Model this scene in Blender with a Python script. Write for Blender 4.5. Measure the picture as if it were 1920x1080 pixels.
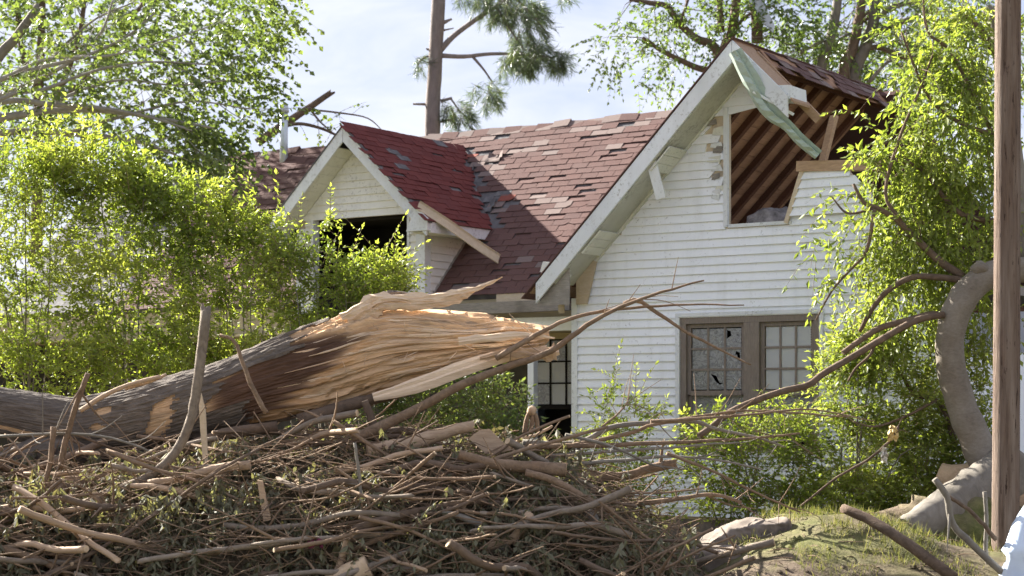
import bpy, math, random
import numpy as np
from mathutils import Vector, Matrix
from mathutils.geometry import tessellate_polygon
from mathutils import noise as mnoise
import bmesh
random.seed(7); RG = np.random.default_rng(11)
scene = bpy.context.scene
col = scene.collection
for o in list(bpy.data.objects): bpy.data.objects.remove(o)

# ------------------------------------------------------------------ camera
F, CX, CY, EYE = 3508.0, 960.0, 770.0, 1.6
cam = bpy.data.cameras.new('camera'); camo = bpy.data.objects.new('camera', cam); col.objects.link(camo)
camo.location = (0, 0, EYE); camo.rotation_euler = (math.pi/2, 0, 0)
cam.sensor_width = 36; cam.lens = 36*F/1920; cam.shift_y = (CY-540)/1920
cam.clip_start = .5; cam.clip_end = 3000
cam.dof.use_dof = True; cam.dof.focus_distance = 18.5; cam.dof.aperture_fstop = 2.4
scene.camera = camo
# ------------------------------------------------------------------ sky and sun
SUN = Vector((-1.227, 1.127, 1.0)).normalized()          # towards the sun: behind the house, left
SUN_EL = math.asin(SUN.z); SUN_ROT = math.atan2(SUN.x, SUN.y)
w = bpy.data.worlds.new('World'); scene.world = w; w.use_nodes = True
nt = w.node_tree; nt.nodes.clear()
sky = nt.nodes.new('ShaderNodeTexSky'); sky.sky_type = 'NISHITA'; sky.sun_disc = False
sky.sun_elevation = SUN_EL; sky.sun_rotation = SUN_ROT; sky.air_density = 1.0; sky.dust_density = 1.2; sky.ozone_density = 1.0
tc = nt.nodes.new('ShaderNodeTexCoord'); mp = nt.nodes.new('ShaderNodeMapping'); mp.inputs['Scale'].default_value = (1.6, 1.0, 5.0)
mp.inputs['Rotation'].default_value = (0.0, 0.35, 0.2)
ns = nt.nodes.new('ShaderNodeTexNoise'); ns.inputs['Scale'].default_value = 4.2; ns.inputs['Detail'].default_value = 6; ns.inputs['Roughness'].default_value = .58; ns.inputs['Distortion'].default_value = .5
rp = nt.nodes.new('ShaderNodeValToRGB'); rp.color_ramp.elements[0].position = .40; rp.color_ramp.elements[1].position = .72
mx = nt.nodes.new('ShaderNodeMixRGB'); mx.inputs[2].default_value = (3.9, 3.95, 4.2, 1)
fl = nt.nodes.new('ShaderNodeMath'); fl.operation = 'MULTIPLY_ADD'; fl.inputs[1].default_value = .80; fl.inputs[2].default_value = .0
vl = nt.nodes.new('ShaderNodeMixRGB'); vl.inputs[0].default_value = .85; vl.inputs[2].default_value = (2.2, 2.36, 3.2, 1)
bg = nt.nodes.new('ShaderNodeBackground'); bg.inputs['Strength'].default_value = .050
ow = nt.nodes.new('ShaderNodeOutputWorld')
L = nt.links.new
L(tc.outputs['Generated'], mp.inputs[0]); L(mp.outputs[0], ns.inputs['Vector']); L(ns.outputs['Fac'], rp.inputs[0])
L(rp.outputs[0], fl.inputs[0]); L(fl.outputs[0], mx.inputs[0]); L(sky.outputs[0], vl.inputs[1]); L(vl.outputs[0], mx.inputs[1]); L(mx.outputs[0], bg.inputs[0]); L(bg.outputs[0], ow.inputs[0])
sl = bpy.data.lights.new('sun', 'SUN'); sl.energy = 4.5; sl.angle = math.radians(.53); sl.color = (1, .955, .88)
so = bpy.data.objects.new('sun', sl); col.objects.link(so); so.rotation_euler = (-SUN).to_track_quat('-Z', 'Y').to_euler()
scene.view_settings.view_transform = 'Standard'; scene.view_settings.look = 'None'
scene.view_settings.exposure = 2.52; scene.view_settings.gamma = 1
scene.render.engine = 'CYCLES'
scene.cycles.max_bounces = 4; scene.cycles.diffuse_bounces = 3; scene.cycles.glossy_bounces = 2; scene.cycles.transmission_bounces = 3; scene.cycles.transparent_max_bounces = 4; scene.cycles.use_light_tree = False

# ------------------------------------------------------------------ helpers
def P(u, v, Y): return Vector(((u-CX)/F*Y, Y, EYE+(CY-v)/F*Y))
def pr(px, Y): return px/F*Y
def tag(o, label=None, cat=None, group=None, kind=None):
    if label: o['label'] = label
    if cat: o['category'] = cat
    if group: o['group'] = group
    if kind: o['kind'] = kind
    return o
def empty(name, loc=(0, 0, 0), rz=0, label=None, cat=None, group=None):
    o = bpy.data.objects.new(name, None); col.objects.link(o); o.location = loc; o.rotation_euler = (0, 0, rz); o.empty_display_size = .2
    return tag(o, label, cat, group)
def linkmesh(name, me, mat, parent=None):
    o = bpy.data.objects.new(name, me); col.objects.link(o)
    if mat and not me.materials: me.materials.append(mat)
    if parent: o.parent = parent
    return o
def vnoise(x, y, seed=0):
    x = np.asarray(x, float); y = np.asarray(y, float)
    xi = np.floor(x).astype(np.int64); yi = np.floor(y).astype(np.int64); fx = x-xi; fy = y-yi
    fx = fx*fx*(3-2*fx); fy = fy*fy*(3-2*fy)
    def h(a, b):
        n = (a*374761393+b*668265263+seed*1442695041) & 0xffffffff
        n = ((n ^ (n >> 13))*1274126177) & 0xffffffff
        return ((n ^ (n >> 16)) & 0xffff)/65535.
    return (h(xi, yi)*(1-fx)+h(xi+1, yi)*fx)*(1-fy)+(h(xi, yi+1)*(1-fx)+h(xi+1, yi+1)*fx)*fy
def fbm(x, y, seed=0, o=4):
    s = 0; a = .5
    for i in range(o): s = s+a*vnoise(np.asarray(x)*2**i, np.asarray(y)*2**i, seed+i); a *= .5
    return s/(1-.5**o)
def resample(pts, n):
    pts = [Vector(p) for p in pts]
    if len(pts) == 2: return [pts[0].lerp(pts[1], i/(n-1)) for i in range(n)], [i/(n-1) for i in range(n)]
    q = [2*pts[0]-pts[1]]+pts+[2*pts[-1]-pts[-2]]; out = []; par = []
    m = len(pts)-1
    for i in range(n):
        t = i/(n-1)*m; k = min(int(t), m-1); t -= k
        a, b, c, d = q[k:k+4]
        out.append(.5*((2*b)+(c-a)*t+(2*a-5*b+4*c-d)*t*t+(3*b-a-3*c+d)*t**3)); par.append((k+t)/m)
    return out, par
class MB:
    def __init__(s): s.v = []; s.f = []; s.sm = []
    def add(s, vs, fs, smooth=False):
        b = len(s.v); s.v += [tuple(x) for x in vs]; s.f += [tuple(i+b for i in f) for f in fs]; s.sm += [smooth]*len(fs); return s
    def box(s, a, b):
        x0, y0, z0 = a; x1, y1, z1 = b
        return s.add([(x0,y0,z0),(x1,y0,z0),(x1,y1,z0),(x0,y1,z0),(x0,y0,z1),(x1,y0,z1),(x1,y1,z1),(x0,y1,z1)],
                     [(0,3,2,1),(4,5,6,7),(0,1,5,4),(1,2,6,5),(2,3,7,6),(3,0,4,7)])
    def beam(s, a, b, wid, hei, up=(0, 0, 1)):
        a = Vector(a); b = Vector(b); d = (b-a).normalized(); up = Vector(up); x = d.cross(up).normalized()*wid/2; y = x.cross(d).normalized()*hei/2
        vs = [a-x-y, a+x-y, a+x+y, a-x+y, b-x-y, b+x-y, b+x+y, b-x+y]
        return s.add(vs, [(0,3,2,1),(4,5,6,7),(0,1,5,4),(1,2,6,5),(2,3,7,6),(3,0,4,7)])
    def extr(s, poly, vec):
        n = len(poly); vec = Vector(vec); a = [Vector(p) for p in poly]
        return s.add(a+[p+vec for p in a], [tuple(range(n))[::-1], tuple(range(n, 2*n))]+[(i, (i+1) % n, n+(i+1) % n, n+i) for i in range(n)])
    def poly_sz(s, pts, n0, n1):              # polygon in (s,z), extruded along n, for walls
        return s.extr([(x, n0, z) for x, z in pts], (0, n1-n0, 0))
    def tube(s, pts, r0, r1=None, sides=7, segs=None, wob=0., rad=None, cap=True, jag=0., rn=0.):
        segs = segs or max(2, (len(pts)-1)*4+1)
        p, par = resample(pts, segs)
        prev = Vector((.3, .2, 1)); vs = []
        for i in range(segs):
            d = (p[min(i+1, segs-1)]-p[max(i-1, 0)])
            if d.length < 1e-6: d = Vector((0, 0, 1))
            d.normalize(); x = d.cross(prev)
            if x.length < 1e-3: x = d.cross(Vector((1, .1, 0)))
            x.normalize(); y = x.cross(d); prev = y
            if rad: k = par[i]*(len(rad)-1); j = min(int(k), len(rad)-2); r = rad[j]+(rad[j+1]-rad[j])*(k-j)
            else: r = r0+(r1-r0)*par[i]
            c = p[i]+Vector((random.uniform(-1, 1), random.uniform(-1, 1), random.uniform(-1, 1)))*wob*(0 < i < segs-1)
            for k in range(sides):
                a = 2*math.pi*k/sides; rr = r*(1+rn*random.uniform(-1, 1)); e = d*(jag*r*random.uniform(-.3, 2.5)) if (jag and i == segs-1) else Vector()
                vs.append(c+x*math.cos(a)*rr+y*math.sin(a)*rr+e)
        fs = [(i*sides+k, i*sides+(k+1) % sides, (i+1)*sides+(k+1) % sides, (i+1)*sides+k) for i in range(segs-1) for k in range(sides)]
        s.add(vs, fs, True)
        if cap:
            b = len(s.v)-len(vs); s.f += [tuple(b+k for k in range(sides))[::-1], tuple(b+(segs-1)*sides+k for k in range(sides))]; s.sm += [False, False]
        return p
    def build(s, name, mat, parent=None):
        me = bpy.data.meshes.new(name); me.from_pydata(s.v, [], s.f); me.polygons.foreach_set('use_smooth', s.sm); me.update()
        return linkmesh(name, me, mat, parent)
def trimesh(name, V, T, mat, parent=None, tone=None, colr=None, smooth=False):
    me = bpy.data.meshes.new(name); n = len(T); k = T.shape[1]
    me.vertices.add(len(V)); me.vertices.foreach_set('co', np.ascontiguousarray(V, np.float32).ravel())
    me.loops.add(n*k); me.loops.foreach_set('vertex_index', np.ascontiguousarray(T, np.int32).ravel())
    me.polygons.add(n); me.polygons.foreach_set('loop_start', np.arange(0, n*k, k, dtype=np.int32)); me.polygons.foreach_set('loop_total', np.full(n, k, np.int32))
    me.polygons.foreach_set('use_smooth', np.full(n, smooth))
    if tone is not None: a = me.attributes.new('tone', 'FLOAT', 'POINT'); a.data.foreach_set('value', np.ascontiguousarray(tone, np.float32))
    if colr is not None: a = me.attributes.new('col', 'FLOAT_COLOR', 'POINT'); a.data.foreach_set('color', np.ascontiguousarray(colr, np.float32).ravel())
    me.update(calc_edges=True); me.validate()
    return linkmesh(name, me, mat, parent)

# ------------------------------------------------------------------ materials
class NM:
    def __init__(s, name, rough=.8, spec=.3):
        m = bpy.data.materials.new(name); m.use_nodes = True; s.m = m; s.t = m.node_tree; s.t.nodes.clear()
        s.out = s.n('ShaderNodeOutputMaterial'); s.b = s.n('ShaderNodeBsdfPrincipled'); s.b.inputs['Roughness'].default_value = rough
        s.b.inputs['Specular IOR Level'].default_value = spec; s.l(s.b.outputs[0], s.out.inputs[0]); s.tc = s.n('ShaderNodeTexCoord')
    def n(s, t): return s.t.nodes.new(t)
    def l(s, a, b): s.t.links.new(a, b)
    def noise(s, scale, detail=5, rough=.6, stretch=(1, 1, 1), vec='Object', dist=0, rot=(0, 0, 0)):
        mp = s.n('ShaderNodeMapping'); mp.inputs['Scale'].default_value = stretch; mp.inputs['Rotation'].default_value = rot; s.l(s.tc.outputs[vec], mp.inputs[0])
        q = s.n('ShaderNodeTexNoise'); q.inputs['Scale'].default_value = scale; q.inputs['Detail'].default_value = detail; q.inputs['Roughness'].default_value = rough; q.inputs['Distortion'].default_value = dist
        s.l(mp.outputs[0], q.inputs['Vector']); return q.outputs['Fac']
    def ramp(s, fac, stops):
        r = s.n('ShaderNodeValToRGB'); e = r.color_ramp.elements
        while len(e) < len(stops): e.new(.5)
        for x, (p, c) in zip(e, stops): x.position = p; x.color = (*c, 1) if len(c) == 3 else c
        s.l(fac, r.inputs[0]); return r.outputs[0]
    def mix(s, fac, a, b, mode='MIX'):
        q = s.n('ShaderNodeMixRGB'); q.blend_type = mode
        for i, x in ((0, fac), (1, a), (2, b)):
            if isinstance(x, (int, float)): q.inputs[i].default_value = x
            elif isinstance(x, tuple): q.inputs[i].default_value = (*x, 1)
            else: s.l(x, q.inputs[i])
        return q.outputs[0]
    def math(s, op, a, b=0.):
        q = s.n('ShaderNodeMath'); q.operation = op
        for i, x in ((0, a), (1, b)):
            if isinstance(x, (int, float)): q.inputs[i].default_value = x
            else: s.l(x, q.inputs[i])
        return q.outputs[0]
    def attr(s, name, o='Fac'): a = s.n('ShaderNodeAttribute'); a.attribute_name = name; return a.outputs[o]
    def rnd(s): return s.n('ShaderNodeObjectInfo').outputs['Random']
    def color(s, c):
        if isinstance(c, tuple): s.b.inputs['Base Color'].default_value = (*c, 1)
        else: s.l(c, s.b.inputs['Base Color'])
        return s
    def bump(s, h, strength=.4, dist=.01):
        b = s.n('ShaderNodeBump'); b.inputs['Strength'].default_value = strength; b.inputs['Distance'].default_value = dist; s.l(h, b.inputs['Height']); s.l(b.outputs[0], s.b.inputs['Normal']); return s
B0 = (0, 0, 0); W1 = (1, 1, 1)
def m_siding(name, base, dirt, amount=.45, spk=.61):
    k = NM(name, .55, .35); a = k.ramp(k.noise(1.3, 3, .65, (1, 1, .5)), [(.38, B0), (.72, W1)])
    c = k.mix(k.math('MULTIPLY', a, amount), base, dirt)
    c = k.mix(.12, c, k.ramp(k.rnd(), [(0, (.62, .64, .62)), (1, (.9, .9, .9))]))
    sp = k.ramp(k.noise(26, 3, .7), [(spk, B0), (spk+.06, W1)]); sp2 = k.ramp(k.noise(2.2, 3), [(.42, B0), (.62, W1)])
    c = k.mix(k.math('MULTIPLY', k.math('MULTIPLY', sp, sp2), .55), c, (.22, .21, .17))
    st = k.ramp(k.noise(7, 4, .6, (1, 1, .12)), [(.5, B0), (.8, W1)])
    c = k.mix(k.math('MULTIPLY', st, .22), c, (.36, .36, .30))
    return k.color(c).bump(k.noise(40, 3), .08, .004).m
M_SIDE = m_siding('vinyl_siding', (.86, .885, .92), (.72, .75, .76), .28)
M_SIDE2 = m_siding('dormer_siding', (.80, .79, .74), (.62, .60, .52), .5, .56)
M_TRIM = m_siding('painted_trim', (.74, .77, .79), (.42, .44, .43), .55, .55)
M_SOFF = m_siding('soffit', (.70, .70, .62), (.50, .50, .38), .6, .58)
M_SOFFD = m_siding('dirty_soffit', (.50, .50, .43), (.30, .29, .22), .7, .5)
def m_wood(name, c1, c2, c3=None, scale=6, stretch=(12, 12, 1), rough=.8, rot=(0, 0, 0), bump=.35, usecol=False):
    k = NM(name, rough, .2); g = k.noise(scale, 7, .65, stretch, dist=.6, rot=rot)
    c = k.ramp(g, [(.30, c1), (.68, c2)])
    if c3: c = k.mix(k.ramp(k.noise(1.7, 4), [(.52, B0), (.74, W1)]), c, c3)
    c = k.mix(.35, c, k.ramp(k.rnd(), [(0, tuple(x*.55 for x in c1)), (1, c2)]))
    if usecol: c = k.mix(1, c, k.attr('col', 'Color'), 'MULTIPLY')
    return k.color(c).bump(g, bump, .01).m
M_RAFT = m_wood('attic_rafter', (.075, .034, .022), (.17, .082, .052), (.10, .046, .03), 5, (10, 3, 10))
M_PLANK = m_wood('roof_plank', (.29, .16, .095), (.48, .29, .18), (.19, .10, .06), 5, (10, 1, 10))
M_RAW = m_wood('raw_lumber', (.30, .19, .115), (.52, .36, .235), None, 5, (2, 8, 8))
M_RAWPALE = m_wood('pale_plywood', (.50, .40, .27), (.66, .56, .42), None, 5, (2, 8, 8))
M_GREYW = m_wood('weathered_timber', (.16, .145, .13), (.40, .37, .33), (.10, .085, .07), 6, (1.5, 14, 14))
M_FRAME = m_wood('weathered_window_wood', (.15, .125, .10), (.31, .26, .22), (.20, .15, .12), 7, (12, 12, 1.5))
M_PORCH = m_wood('porch_paint', (.42, .35, .22), (.55, .47, .31), None, 3, (1, 4, 4))
M_POLE = None
def m_shingle():
    k = NM('asphalt_shingle', .92, .15); tn = k.math('FRACT', k.math('ADD', k.attr('tone'), k.rnd()))
    c = k.ramp(tn, [(0, (.156, .098, .087)), (.3, (.172, .107, .094)), (.55, (.162, .103, .092)), (.8, (.178, .114, .100)), (1, (.148, .097, .089))])
    c = k.mix(k.math('MULTIPLY', k.ramp(k.noise(1.1, 5, .65), [(.42, B0), (.72, W1)]), .5), c, (.185, .145, .132))
    g = k.noise(90, 2, .8); c = k.mix(.55, c, k.ramp(g, [(.3, (.06, .04, .04)), (.7, (.38, .24, .21))]), 'OVERLAY')
    return k.color(c).bump(g, .5, .006).m
M_SHIN = m_shingle()
k = NM('asphalt_felt', .9, .2); M_FELT = k.color(k.ramp(k.noise(5, 5), [(.3, (.07, .066, .068)), (.7, (.18, .17, .168))])).bump(k.noise(18, 4), .5, .02).m
k = NM('faded_shingle', .92, .15); M_FADE = k.color(k.mix(.5, k.ramp(k.noise(30, 4), [(.3, (.15, .118, .106)), (.7, (.215, .168, .150))]), k.ramp(k.rnd(), [(0, (.13, .10, .092)), (1, (.21, .15, .13))]))).m
k = NM('fresh_red_shingle', .92, .15); M_RED = k.color(k.mix(.5, k.ramp(k.noise(60, 3), [(.3, (.17, .050, .036)), (.7, (.25, .082, .058))]), k.ramp(k.rnd(), [(0, (.14, .045, .035)), (1, (.25, .085, .062))]))).m
def m_leaf(name, dark, mid, light, trans=.5, rough=.38):
    k = NM(name, rough, .38); c = k.ramp(k.attr('tone'), [(0, dark), (.5, mid), (1, light)]); k.color(c)
    t = k.n('ShaderNodeBsdfTranslucent'); k.l(k.mix(1, c, (1.5, 1.5, .72), 'MULTIPLY'), t.inputs[0])
    mxs = k.n('ShaderNodeMixShader'); mxs.inputs[0].default_value = trans; k.l(k.b.outputs[0], mxs.inputs[1]); k.l(t.outputs[0], mxs.inputs[2]); k.l(mxs.outputs[0], k.out.inputs[0])
    return k.m
M_LBRUSH = m_leaf('brush_leaf', (.12, .165, .032), (.22, .275, .052), (.34, .37, .10), .52, .5)
M_LTREE = m_leaf('maple_leaf', (.065, .10, .034), (.12, .165, .05), (.21, .25, .085), .42, .5)
M_LRIGHT = m_leaf('drooping_leaf', (.11, .155, .034), (.20, .25, .055), (.32, .35, .11), .5, .5)
M_LBACK = m_leaf('far_leaf', (.055, .085, .030), (.110, .165, .045), (.21, .27, .080), .45)
M_LPINE = m_leaf('pine_needle', (.05, .075, .045), (.095, .13, .072), (.17, .20, .11), .35)
M_LWILT = m_leaf('wilted_leaf', (.085, .068, .045), (.145, .138, .085), (.24, .235, .15), .35, .7)
M_GRASS = m_leaf('grass_blade', (.065, .08, .028), (.135, .14, .058), (.25, .225, .115), .4, .7)
def m_bark(name, c1, c2, c3, scale=9, stretch=(1, 1, 1), bump=.8, moss=None):
    k = NM(name, .9, .15); g = k.noise(scale, 8, .7, stretch, dist=.8); h = k.noise(2.4, 4)
    c = k.mix(k.ramp(h, [(.4, B0), (.68, W1)]), k.ramp(g, [(.32, c1), (.7, c2)]), k.ramp(g, [(.3, c1), (.7, c3)]))
    if moss: c = k.mix(k.math('MULTIPLY', k.ramp(k.noise(3.1, 5), [(.55, B0), (.7, W1)]), .6), c, moss)
    c = k.mix(.25, c, k.ramp(k.rnd(), [(0, c1), (1, c2)]))
    return k.color(c).bump(g, bump, .02).m
M_BARK = m_bark('brown_bark', (.075, .053, .038), (.225, .165, .118), (.165, .108, .07))
M_BARKG = m_bark('grey_bark', (.12, .105, .085), (.30, .27, .225), (.20, .175, .14), 7, (1, 1, .5), .35)
M_BARKL = m_bark('trunk_bark', (.085, .070, .058), (.25, .21, .17), (.16, .125, .10), 14, (.35, 1, 1.4), 1.0)
M_BARKP = m_bark('pale_grey_bark', (.20, .185, .165), (.42, .39, .355), (.30, .27, .235), 7, (1, 1, .5), .35)
M_TWIG = m_bark('twig_bark', (.125, .086, .056), (.34, .242, .160), (.27, .17, .105), 14)
M_PINEB = m_bark('pine_bark', (.13, .11, .10), (.30, .26, .235), (.24, .19, .165), 7, (1, 1, .35))
k = NM('smooth_grey_bark', .85, .2); g = k.noise(22, 6, .75, (1, 1, 2.2)); g2 = k.noise(3, 4, .6)
c = k.mix(k.ramp(g2, [(.38, B0), (.68, W1)]), k.ramp(g, [(.25, (.17, .145, .115)), (.75, (.27, .24, .195))]), k.ramp(g, [(.25, (.115, .095, .07)), (.75, (.22, .185, .145))]))
c = k.mix(k.math('MULTIPLY', k.ramp(k.noise(7, 5, .7, (1, 1, 4)), [(.60, B0), (.72, W1)]), .6), c, (.12, .10, .075)); M_BENT = k.color(c).bump(g, .3, .008).m
M_CUT = m_wood('cut_wood', (.42, .29, .17), (.66, .50, .33), None, 9, (3, 3, 3))
M_TAN = m_wood('split_wood', (.30, .20, .125), (.56, .41, .275), None, 6, (1.5, 9, 9))
M_SPL = m_wood('splintered_wood', (.55, .34, .185), (.82, .58, .355), None, 7, (1.3, 11, 11), bump=.6, usecol=True)
def m_plain(name, c, rough=.6, spec=.4, metal=0, var=.25, sc=4):
    k = NM(name, rough, spec); k.b.inputs['Metallic'].default_value = metal
    k.color(k.ramp(k.noise(sc, 6, .65), [(.3, tuple(x*(1-var) for x in c)), (.7, tuple(min(1, x*(1+var)) for x in c))])).bump(k.noise(sc*8, 3), .1, .005); return k.m
M_DARK = m_plain('painted_dark_interior', (.018, .016, .016), .95, .1)  # near-black base colour puts the unlit rooms' darkness into the surfaces
M_DIM = m_plain('painted_shade', (.085, .078, .066), .95, .1)  # darkened grey carries the porch shade in the wall colour
M_GREEN = m_siding('green_flashing', (.36, .45, .37), (.22, .27, .21), .7, .55)
M_GALV = m_plain('galvanised_pipe', (.52, .56, .60), .45, .5, .35)
M_CONC = m_plain('concrete', (.20, .165, .135), .95, .15, 0, .55, 5)
M_BAG = m_plain('plastic_bag', (.62, .72, .86), .35, .5, 0, .1)
M_INSUL = m_plain('insulation', (.20, .185, .18), .98, .05, 0, .6, 9)
M_BLIND = m_plain('window_blind', (.80, .78, .70), .7)
k = NM('glass_painted_reflection', .08, .6); gw = k.noise(5, 3, .55, (1, 1, 1.3), dist=3.2)  # grey swirls in the base colour are painted reflections
k.color(k.ramp(gw, [(.3, (.08, .08, .075)), (.47, (.30, .30, .29)), (.58, (.15, .15, .145)), (.72, (.46, .47, .46))])); M_GLASS = k.bump(gw, .25, .02).m
k = NM('clear_glass', .05, .6); k.color((.8, .82, .8)); k.b.inputs['Alpha'].default_value = .38; M_CLEAR = k.m
k = NM('utility_pole_wood', .85, .2); g = k.noise(5, 8, .7, (9, 9, .5), dist=.5); g2 = k.noise(7, 4, .7, (5, 5, .7))
c = k.ramp(g, [(.3, (.075, .049, .035)), (.7, (.225, .158, .118))]); c = k.mix(k.ramp(k.noise(4, 5, .6, (4, 4, .25)), [(.45, B0), (.7, W1)]), c, (.25, .195, .155))
c = k.mix(k.ramp(g2, [(.60, B0), (.66, W1)]), c, (.045, .026, .018)); M_POLE = k.color(c).bump(g, 1., .025).m
k = NM('ground_soil', .97, .08); q = k.ramp(k.noise(.7, 6, .65), [(.40, B0), (.62, W1)])
M_SOIL = k.color(k.mix(q, k.ramp(k.noise(7, 6, .7), [(.3, (.065, .047, .033)), (.7, (.20, .155, .112))]), k.ramp(k.noise(9, 5, .7), [(.3, (.07, .085, .025)), (.7, (.20, .19, .08))]))).bump(k.noise(14, 6, .7), .7, .04).m
k = NM('litter', .97, .05); M_LITTER = k.color(k.ramp(k.noise(22, 6, .75), [(.3, (.04, .031, .021)), (.7, (.17, .135, .088))])).bump(k.noise(16, 6, .8), 1, .06).m

# ------------------------------------------------------------------ ground
xs = np.concatenate([[-900, -300, -120, -60, -30, -18], np.arange(-12, 12.01, .22), [18, 30, 60, 120, 300, 900]])
ys = np.concatenate([[-60, -10, 4, 9], np.arange(12, 24, .22), [26, 30, 40, 60, 120, 300, 900, 2500]])
def ground_z(x, y):
    x = np.asarray(x, float); y = np.asarray(y, float)
    sm = lambda a, b, t: np.clip((t-a)/(b-a), 0, 1)**2*(3-2*np.clip((t-a)/(b-a), 0, 1))
    m = .62*sm(1.0, 2.6, x)*(1-sm(6.5, 9.5, x))*sm(14.2, 16.4, y)*(1-sm(17.6, 20.0, y))*(1-.42*sm(3.1, 4.2, x))
    near = np.exp(-((x)**2/200+(y-18)**2/90))
    return m*(.82+.36*fbm(x*1.3, y*1.3, 5)) + near*(fbm(x*1.6, y*1.6, 3)-.5)*.16
GX, GY = np.meshgrid(xs, ys); GZ = ground_z(GX, GY)
V = np.stack([GX.ravel(), GY.ravel(), GZ.ravel()], 1); nx = len(xs); ii = np.arange(len(V)).reshape(len(ys), nx)
T = np.stack([ii[:-1, :-1], ii[:-1, 1:], ii[1:, 1:], ii[1:, :-1]], -1).reshape(-1, 4)
tag(trimesh('ground', V, T, M_SOIL, smooth=True), 'bare soil ground with a grassy mound', None, None, 'structure')

# ------------------------------------------------------------------ house (local axes: s right along the front, n back into the house, z up)
TH = math.radians(33.9); OX, OY = .831, 23.326
house = empty('wooden_house', (OX, OY, 0), -TH, 'storm damaged white clapboard house with red shingle roof and torn open gable', 'house')
def HW(s, n, z): return Vector((OX+s*math.cos(TH)+n*math.sin(TH), OY-s*math.sin(TH)+n*math.cos(TH), z))
SA = 2.40
def rk(s): return 3.19+1.02*s if s <= SA else 3.19+1.02*(2*SA-s)     # underside of the rake on the gable wall
WL, WR, WB, WT = 1.45, 3.27, 1.15, 2.72                               # window opening
OL, OB, OT = 2.06, 3.775, 5.19                                        # torn attic opening
gw = MB()
gw.poly_sz([(0, .3), (WL, .3), (WL, rk(WL)), (0, rk(0))], 0, .12)
gw.poly_sz([(WL, .3), (WR, .3), (WR, WB), (WL, WB)], 0, .12)
gw.poly_sz([(WL, WT), (WR, WT), (WR, OB), (WL, OB)], 0, .12)
gw.poly_sz([(WL, OB), (OL, OB), (OL, rk(OL)), (WL, rk(WL))], 0, .12)
gw.poly_sz([(OL, OT), (2.79, OT), (SA, rk(SA)), (OL, rk(OL))], 0, .12)
gw.poly_sz([(WR, .3), (4.8, .3), (4.8, 3.19), (WR+.6, 4.0), (WR+.3, 4.36), (3.085, 4.36), (2.93, OB), (WR, OB)], 0, .12)
gable = gw.build('gable_wall', M_RAWPALE, house)
EXP = .1035
def ivals(z):
    l = max(0, (z-3.19)/1.02+.03); r = 2*SA-l
    if z < WB: return [(l, r)]
    if z < WT: return [(l, WL-.015), (WR+.015, r)]
    if z < OB: return [(l, r)]
    if z < 4.36:
        return [(l, OL), (2.885+(z-OB)*.30, min(r, 3.95))]
    if z < OT: return [(l, OL)]
    return [(l, min(r, 2.79))]
def board(par, name, sl0, sr0, sl1, sr1, z0, z1, mat, n=0., lap=.020):
    m = MB(); a, b = n-.016-.004, n-.005
    m.add([(sl0, a-lap*.6, z0-.006), (sr0, a-lap*.6, z0-.006), (sr1, b, z1), (sl1, b, z1), (sl0, n-.001, z0-.006), (sr0, n-.001, z0-.006), (sr1, n-.001, z1), (sl1, n-.001, z1)],
          [(0,1,2,3),(4,7,6,5),(0,4,5,1),(1,5,6,2),(2,6,7,3),(3,7,4,0)])
    return m.build(name, mat, par)
z = .34; kc = 0
while z < 5.6:
    a, b = ivals(z+.004), ivals(min(z+EXP, 5.6)-.004)
    if len(a) != len(b): a = b = ivals(z+EXP/2)
    for i, ((l0, r0), (l1, r1)) in enumerate(zip(a, b)):
        if r0-l0 < .05: continue
        # torn ends beside the attic opening
        if OB < z < OT and i == 0:
            t = {3: .05, 4: .22, 5: .12, 7: .27, 8: .10, 9: .3, 10: .24}.get(int((z-OB)/EXP)-1, 0.0); r0 -= t; r1 -= t*random.uniform(.5, 1.05)
            if r0 <= l0+.05: continue
        ob = board(gable, 'siding_board', l0, r0, max(l1, l0), min(max(l1+.02, r1), 9), z, z+EXP, M_SIDE)
        if i == 1 and z > OB: ob.location.y = -.035+random.uniform(-.004, .004)
    z += EXP; kc += 1
# bits of grey underlay hanging at the torn siding ends
for i in range(9):
    zz = OB+.35+i*.105+random.uniform(-.03, .03); x0 = OL-random.uniform(.12, .30); h = random.uniform(.05, .11)
    MB().extr([(x0, -.022-i*.0004, zz), (x0+random.uniform(.1, .22), -.03, zz-random.uniform(-.02, .05)), (x0+random.uniform(.1, .2), -.034, zz+h), (x0+.02, -.026, zz+h*.8)], (0, .003, 0)).build('torn_scrap', [M_TRIM, M_SOFF, M_GREYW][i % 3], gable)
MB().box((0-.085, -.035, .3), (0.0, .13, 3.0)).build('corner_board', M_TRIM, gable)
MB().box((OL-.02, -.04, OB), (OL+.035, .005, OT)).build('corner_board', M_TRIM, gable)
MB().box((OL+.04, -.04, OB-.012), (2.92, .02, OB+.028)).build('ledge_strip', M_TRIM, gable)
MB().beam((.02, -.03, rk(.02)-.01), (SA, -.03, rk(SA)-.01), .035, .05).build('rake_trim', M_SOFF, gable)
MB().beam((2.86, -.05, OB+.0), (3.06, -.05, 4.36), .05, .03, (0, 1, 0)).build('torn_edge_stud', M_RAWPALE, gable)
MB().beam((3.0, -.01, 4.42), (3.98, .0, 4.37), .14, .12).build('top_plate', M_RAW, house)
MB().beam((3.16, .25, 4.40), (3.24, .45, 5.05), .10, .05).build('broken_stud', M_RAW, house)
MB().box((0.0, .005, 0), (4.8, .15, .32)).build('foundation', M_CONC, house)
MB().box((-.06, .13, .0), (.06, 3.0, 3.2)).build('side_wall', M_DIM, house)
MB().box((4.68, .13, .0), (4.8, 6.1, 2.3)).build('side_wall', M_SIDE, house)
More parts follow.
